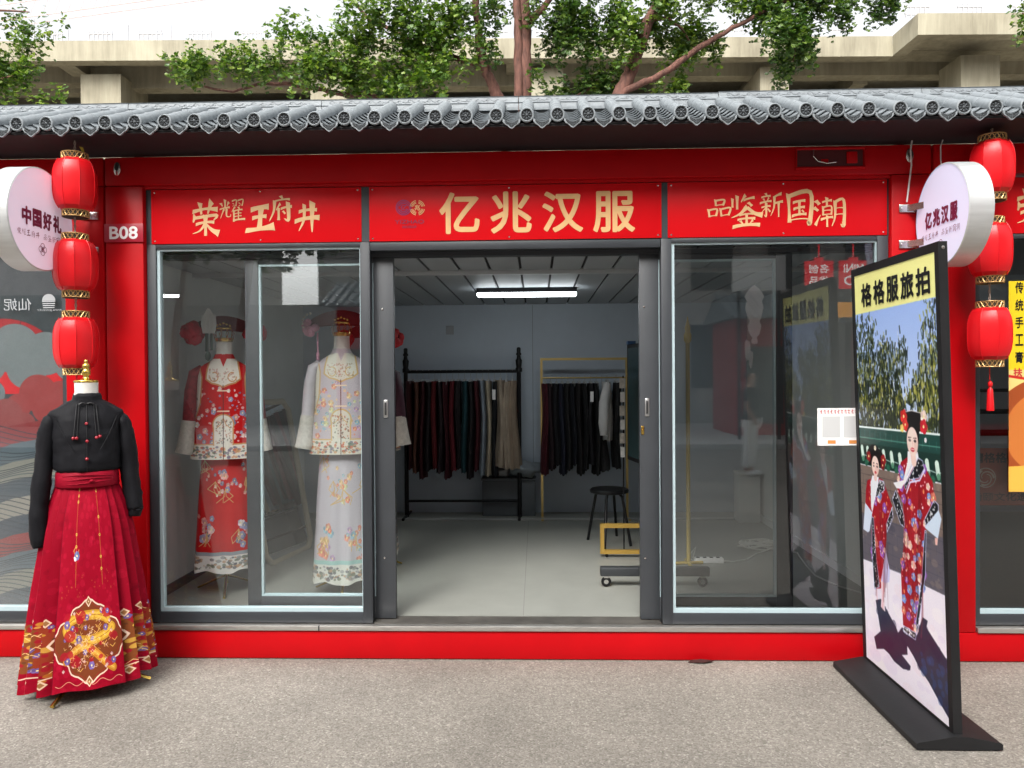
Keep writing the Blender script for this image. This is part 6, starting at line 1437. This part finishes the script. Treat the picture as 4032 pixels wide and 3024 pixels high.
def kiosk(x0, x1, y1, lab, h=3.0):
    k = thing('red_kiosk', lab, 'kiosk', ((x0+x1)/2, y1-1.2, .11))
    b = MB(); b.box(x0, x1, y1-2.4, y1, .115, h); b.build('body', RED, k)
    b = MB(); b.box(x0+.25, x1-.25, y1+.001, y1+.03, .4, 2.3); b.build('window', mat('kiosk_dark_glass', (.04, .045, .05), .1), k)
    b = MB(); b.add([(x0-.2, y1+.5, h-.02), (x1+.2, y1+.5, h-.02), (x1+.2, y1-1.2, h+.7), (x0-.2, y1-1.2, h+.7), (x0-.2, y1-2.8, h), (x1+.2, y1-2.8, h)], [(0, 1, 2, 3), (3, 2, 5, 4), (0, 3, 4), (1, 5, 2), (0, 4, 5, 1)]); b.build('tiled_roof', TILE, k)
    b = MB()
    n = int((x1-x0+.4)/.22)
    for i in range(n+1):
        x = x0-.2+.22*i; b.tube([(x, y1+.51, h), (x, y1-1.19, h+.72)], .05, 6)
    b.build('roof_ribs', TILE, k); return k
kiosk(-4.9, -2.2, -14.2, 'red tiled kiosk across the lane left of the doorway view', 3.35); kiosk(4.9, 6.3, -14.6, 'narrow red kiosk across the lane behind the standing person')
kiosk(8.5, 13.5, -14.2, 'wide red tiled kiosk across the lane at the right')
sg = thing('hanging_signs', 'pair of red bag shaped shop signs across the lane', 'sign', (7.2, -13.9, 3.6))
MS = mat('red_lightbox', (.50, .012, .02), .4, emit=(.8, .03, .04), es=1.4)
WL = mat('lit_white_letters', (.8, .8, .8), .4, emit=(1, .95, .9), es=1.6)
for i, (x, a, c) in enumerate(((6.35, '名创', '优品'), (7.15, 'MINI', 'SO'))):
    b = MB(); b.box(x, x+.66, -13.95, -13.9, 3.62, 4.28); b.box(x+.22, x+.44, -13.94, -13.91, 4.2801, 4.36); b.tube([(x+.33, -13.93, 4.36), (x+.33, -13.93, 5.4)], .02, 5); p_ = b.build('sign_plate', MS, sg)
    pl = plane((x+.66, -13.9, 3.62), (-1, 0, 0), (0, 0, 1))
    lettering('lettering', [fit(a, .1, .56, .37, .58, .02), fit(c, .1, .56, .08, .30, .02)], pl, WL, p_, .003)
b = MB(); b.box(6.30, 7.90, -13.95, -13.90, 2.95, 3.30); b.build('golden_frieze', mat('lit_golden_frieze', (.6, .3, .05), .4, var=.5, scale=9, emit=(.9, .38, .05), es=1.2), sg)
b = MB(); b.box(6.2, 8.0, -13.96, -13.9, 5.40, 5.5); b.box(6.2, 6.28, -14.0, -13.9, .11, 5.4); b.box(7.92, 8.0, -14.0, -13.9, .11, 5.4); b.build('gantry', BLACK, sg)
wsn = thing('white_sign_board', 'plain pale sign board on posts across the lane', 'sign', (5.3, -13.5, 0))
b = MB(); b.box(4.55, 5.75, -13.5, -13.44, 3.55, 4.35); b.build('board', mat('pale_board', (.75, .75, .75), .6), wsn); b = MB(); b.tube([(4.7, -13.47, .11), (4.7, -13.47, 3.55)], .04, 6); b.tube([(5.6, -13.47, .11), (5.6, -13.47, 3.55)], .04, 6); b.build('post', BLACK, wsn)
ot = thing('street_tree', 'dark leafy street tree arching over the lane on the far side', 'tree', (-5.0, -9.5, 0))
b = MB(); limb(b, [(-5.6, -9.6, 0), (-5.5, -9.5, 2), (-5.2, -9.4, 3.8), (-4.4, -9.2, 5.4)], .13, .05); b.build('trunk', BARK, ot, smooth=60)
crown('crown', [(-5.0+rnd.uniform(-2, 2.2), -9.3+rnd.uniform(-1.2, 1.2), rnd.uniform(3.9, 6.6), .55, .35, .35) for _ in range(22)], LEAFD, ot, .09)
ot2 = thing('street_tree', 'second dark street tree across the lane before the gap between stone walls', 'tree', (-10.6, -18, 0))
b = MB(); limb(b, [(-10.8, -18, 0), (-10.7, -18, 3), (-10.2, -18, 6)], .16, .06); b.build('trunk', BARK, ot2, smooth=60)
crown('crown', [(-9.6+rnd.uniform(-1.8, 1.8), -18+rnd.uniform(-.6, .6), rnd.uniform(4.7, 8.5), .7, .4, .16) for _ in range(18)], LEAFD, ot2, .10)
led = thing('tube_light', 'lit white tube light under the awning of the left kiosk across the lane', 'lamp', (-9.2, -14.0, 3.5))
b = MB(); b.tube([(-9.75, -14.0, 3.62), (-8.7, -14.0, 3.62)], .035, 8); b.build('tube', mat('lit_kiosk_tube', (.9, .9, .9), .4, emit=(1, 1, 1), es=22), led); b = MB(); b.box(-9.8, -8.65, -14.04, -13.97, 3.66, 3.72); b.tube([(-9.2, -14.0, .11), (-9.2, -14.0, 3.66)], .03, 6); b.build('post', BLACK, led)
# a passer-by standing a few metres behind the photographer
pr = thing('person', 'person in dark shirt and white trousers standing sideways, mirrored in the right window', 'person', (3.42, -7.9, 0), rz=R_(115))
def skinned(name, verts, edges, radii, m, parent, sub=2):
    me = bpy.data.meshes.new(name); me.from_pydata(verts, edges, []); o = bpy.data.objects.new(name, me); C.objects.link(o)
    sk_ = o.modifiers.new('s', 'SKIN'); 
    for i, r in enumerate(radii): me.skin_vertices[0].data[i].radius = r if hasattr(r, '__len__') else (r, r)
    me.skin_vertices[0].data[0].use_root = True
    o.modifiers.new('d', 'SUBSURF').levels = sub; o.modifiers['d'].render_levels = sub
    bpy.context.view_layer.update()
    nm = bpy.data.meshes.new_from_object(o.evaluated_get(bpy.context.evaluated_depsgraph_get())); o.modifiers.clear(); o.data = nm; nm.materials.clear(); nm.materials.append(m)
    nm.polygons.foreach_set('use_smooth', [True]*len(nm.polygons)); o.parent = parent; return o
SK = mat('skin', (.42, .25, .18), .5)
V = [(0, 0, .90), (0, 0, 1.05), (0, .01, 1.22), (0, .01, 1.36), (0, 0, 1.43), (0, -.015, 1.50), (0, -.02, 1.57), (0, -.01, 1.64),
     (-.17, .01, 1.37), (-.21, .02, 1.10), (-.20, -.10, .90), (-.19, -.14, .82), (.17, .01, 1.37), (.21, .02, 1.10), (.20, -.10, .90), (.19, -.14, .82),
     (-.09, 0, .84), (-.10, -.01, .46), (-.10, .02, .08), (-.10, -.12, .035), (.09, 0, .84), (.10, .02, .46), (.10, .06, .08), (.10, -.08, .035)]
E_ = [(0, 1), (1, 2), (2, 3), (3, 4), (4, 5), (5, 6), (6, 7), (3, 8), (8, 9), (9, 10), (10, 11), (3, 12), (12, 13), (13, 14), (14, 15), (0, 16), (16, 17), (17, 18), (18, 19), (0, 20), (20, 21), (21, 22), (22, 23)]
Rr = [(.13, .10), (.12, .095), (.14, .10), (.13, .09), (.055, .055), (.06, .07), (.075, .09), (.06, .075), .05, .04, .032, .035, .05, .04, .032, .035, .085, .06, .04, .035, .085, .06, .04, .035]
skinned('body', V, E_, Rr, SK, pr)
skinned('shirt', [V[1], V[2], V[3], (0, 0, 1.41), V[8], (-.20, .02, 1.18), V[12], (.20, .02, 1.18), (0, 0, .93)], [(0, 1), (1, 2), (2, 3), (2, 4), (4, 5), (2, 6), (6, 7), (0, 8)], [(.155, .13), (.165, .125), (.15, .11), (.08, .075), .068, .062, .068, .062, (.16, .13)], mat('dark_olive_shirt', (.035, .035, .03), .8), pr)
skinned('trousers', [(0, 0, .95), (-.09, 0, .84), (-.10, -.01, .46), (-.10, .02, .12), (.09, 0, .84), (.10, .02, .46), (.10, .06, .12)], [(0, 1), (1, 2), (2, 3), (0, 4), (4, 5), (5, 6)], [(.15, .12), .11, .082, .075, .11, .082, .075], mat('white_trousers', (.80, .80, .78), .8), pr)
skinned('hair', [(0, .02, 1.67), (0, .045, 1.60), (0, .045, 1.54)], [(0, 1), (1, 2)], [(.07, .08), (.078, .07), (.055, .05)], mat('black_hair', (.012, .010, .010), .6), pr)
for s in (-.10, .10): skinned('shoe', [(s, .06 if s > 0 else .02, .045), (s, -.02 if s > 0 else -.06, .045), (s, -.11 if s > 0 else -.15, .035)], [(0, 1), (1, 2)], [.05, .048, .04], WHITE, pr)
b = MB()
for s in (-1, 1): b.ball((s*.03, -.095, 1.585), .009, 6, 4)
b.build('eye', BLACK, pr, M=I4)
b = MB(); b.tube([(0, -.092, 1.58), (0, -.115, 1.555), (0, -.10, 1.548)], [.008, .014, .010], 6); b.build('nose', SK, pr, smooth=60, M=I4)
b = MB(); b.tube([(-.022, -.092, 1.525), (0, -.10, 1.522), (.022, -.092, 1.525)], .006, 6); b.build('mouth', mat('lips', (.30, .10, .09), .5), pr, smooth=60, M=I4)
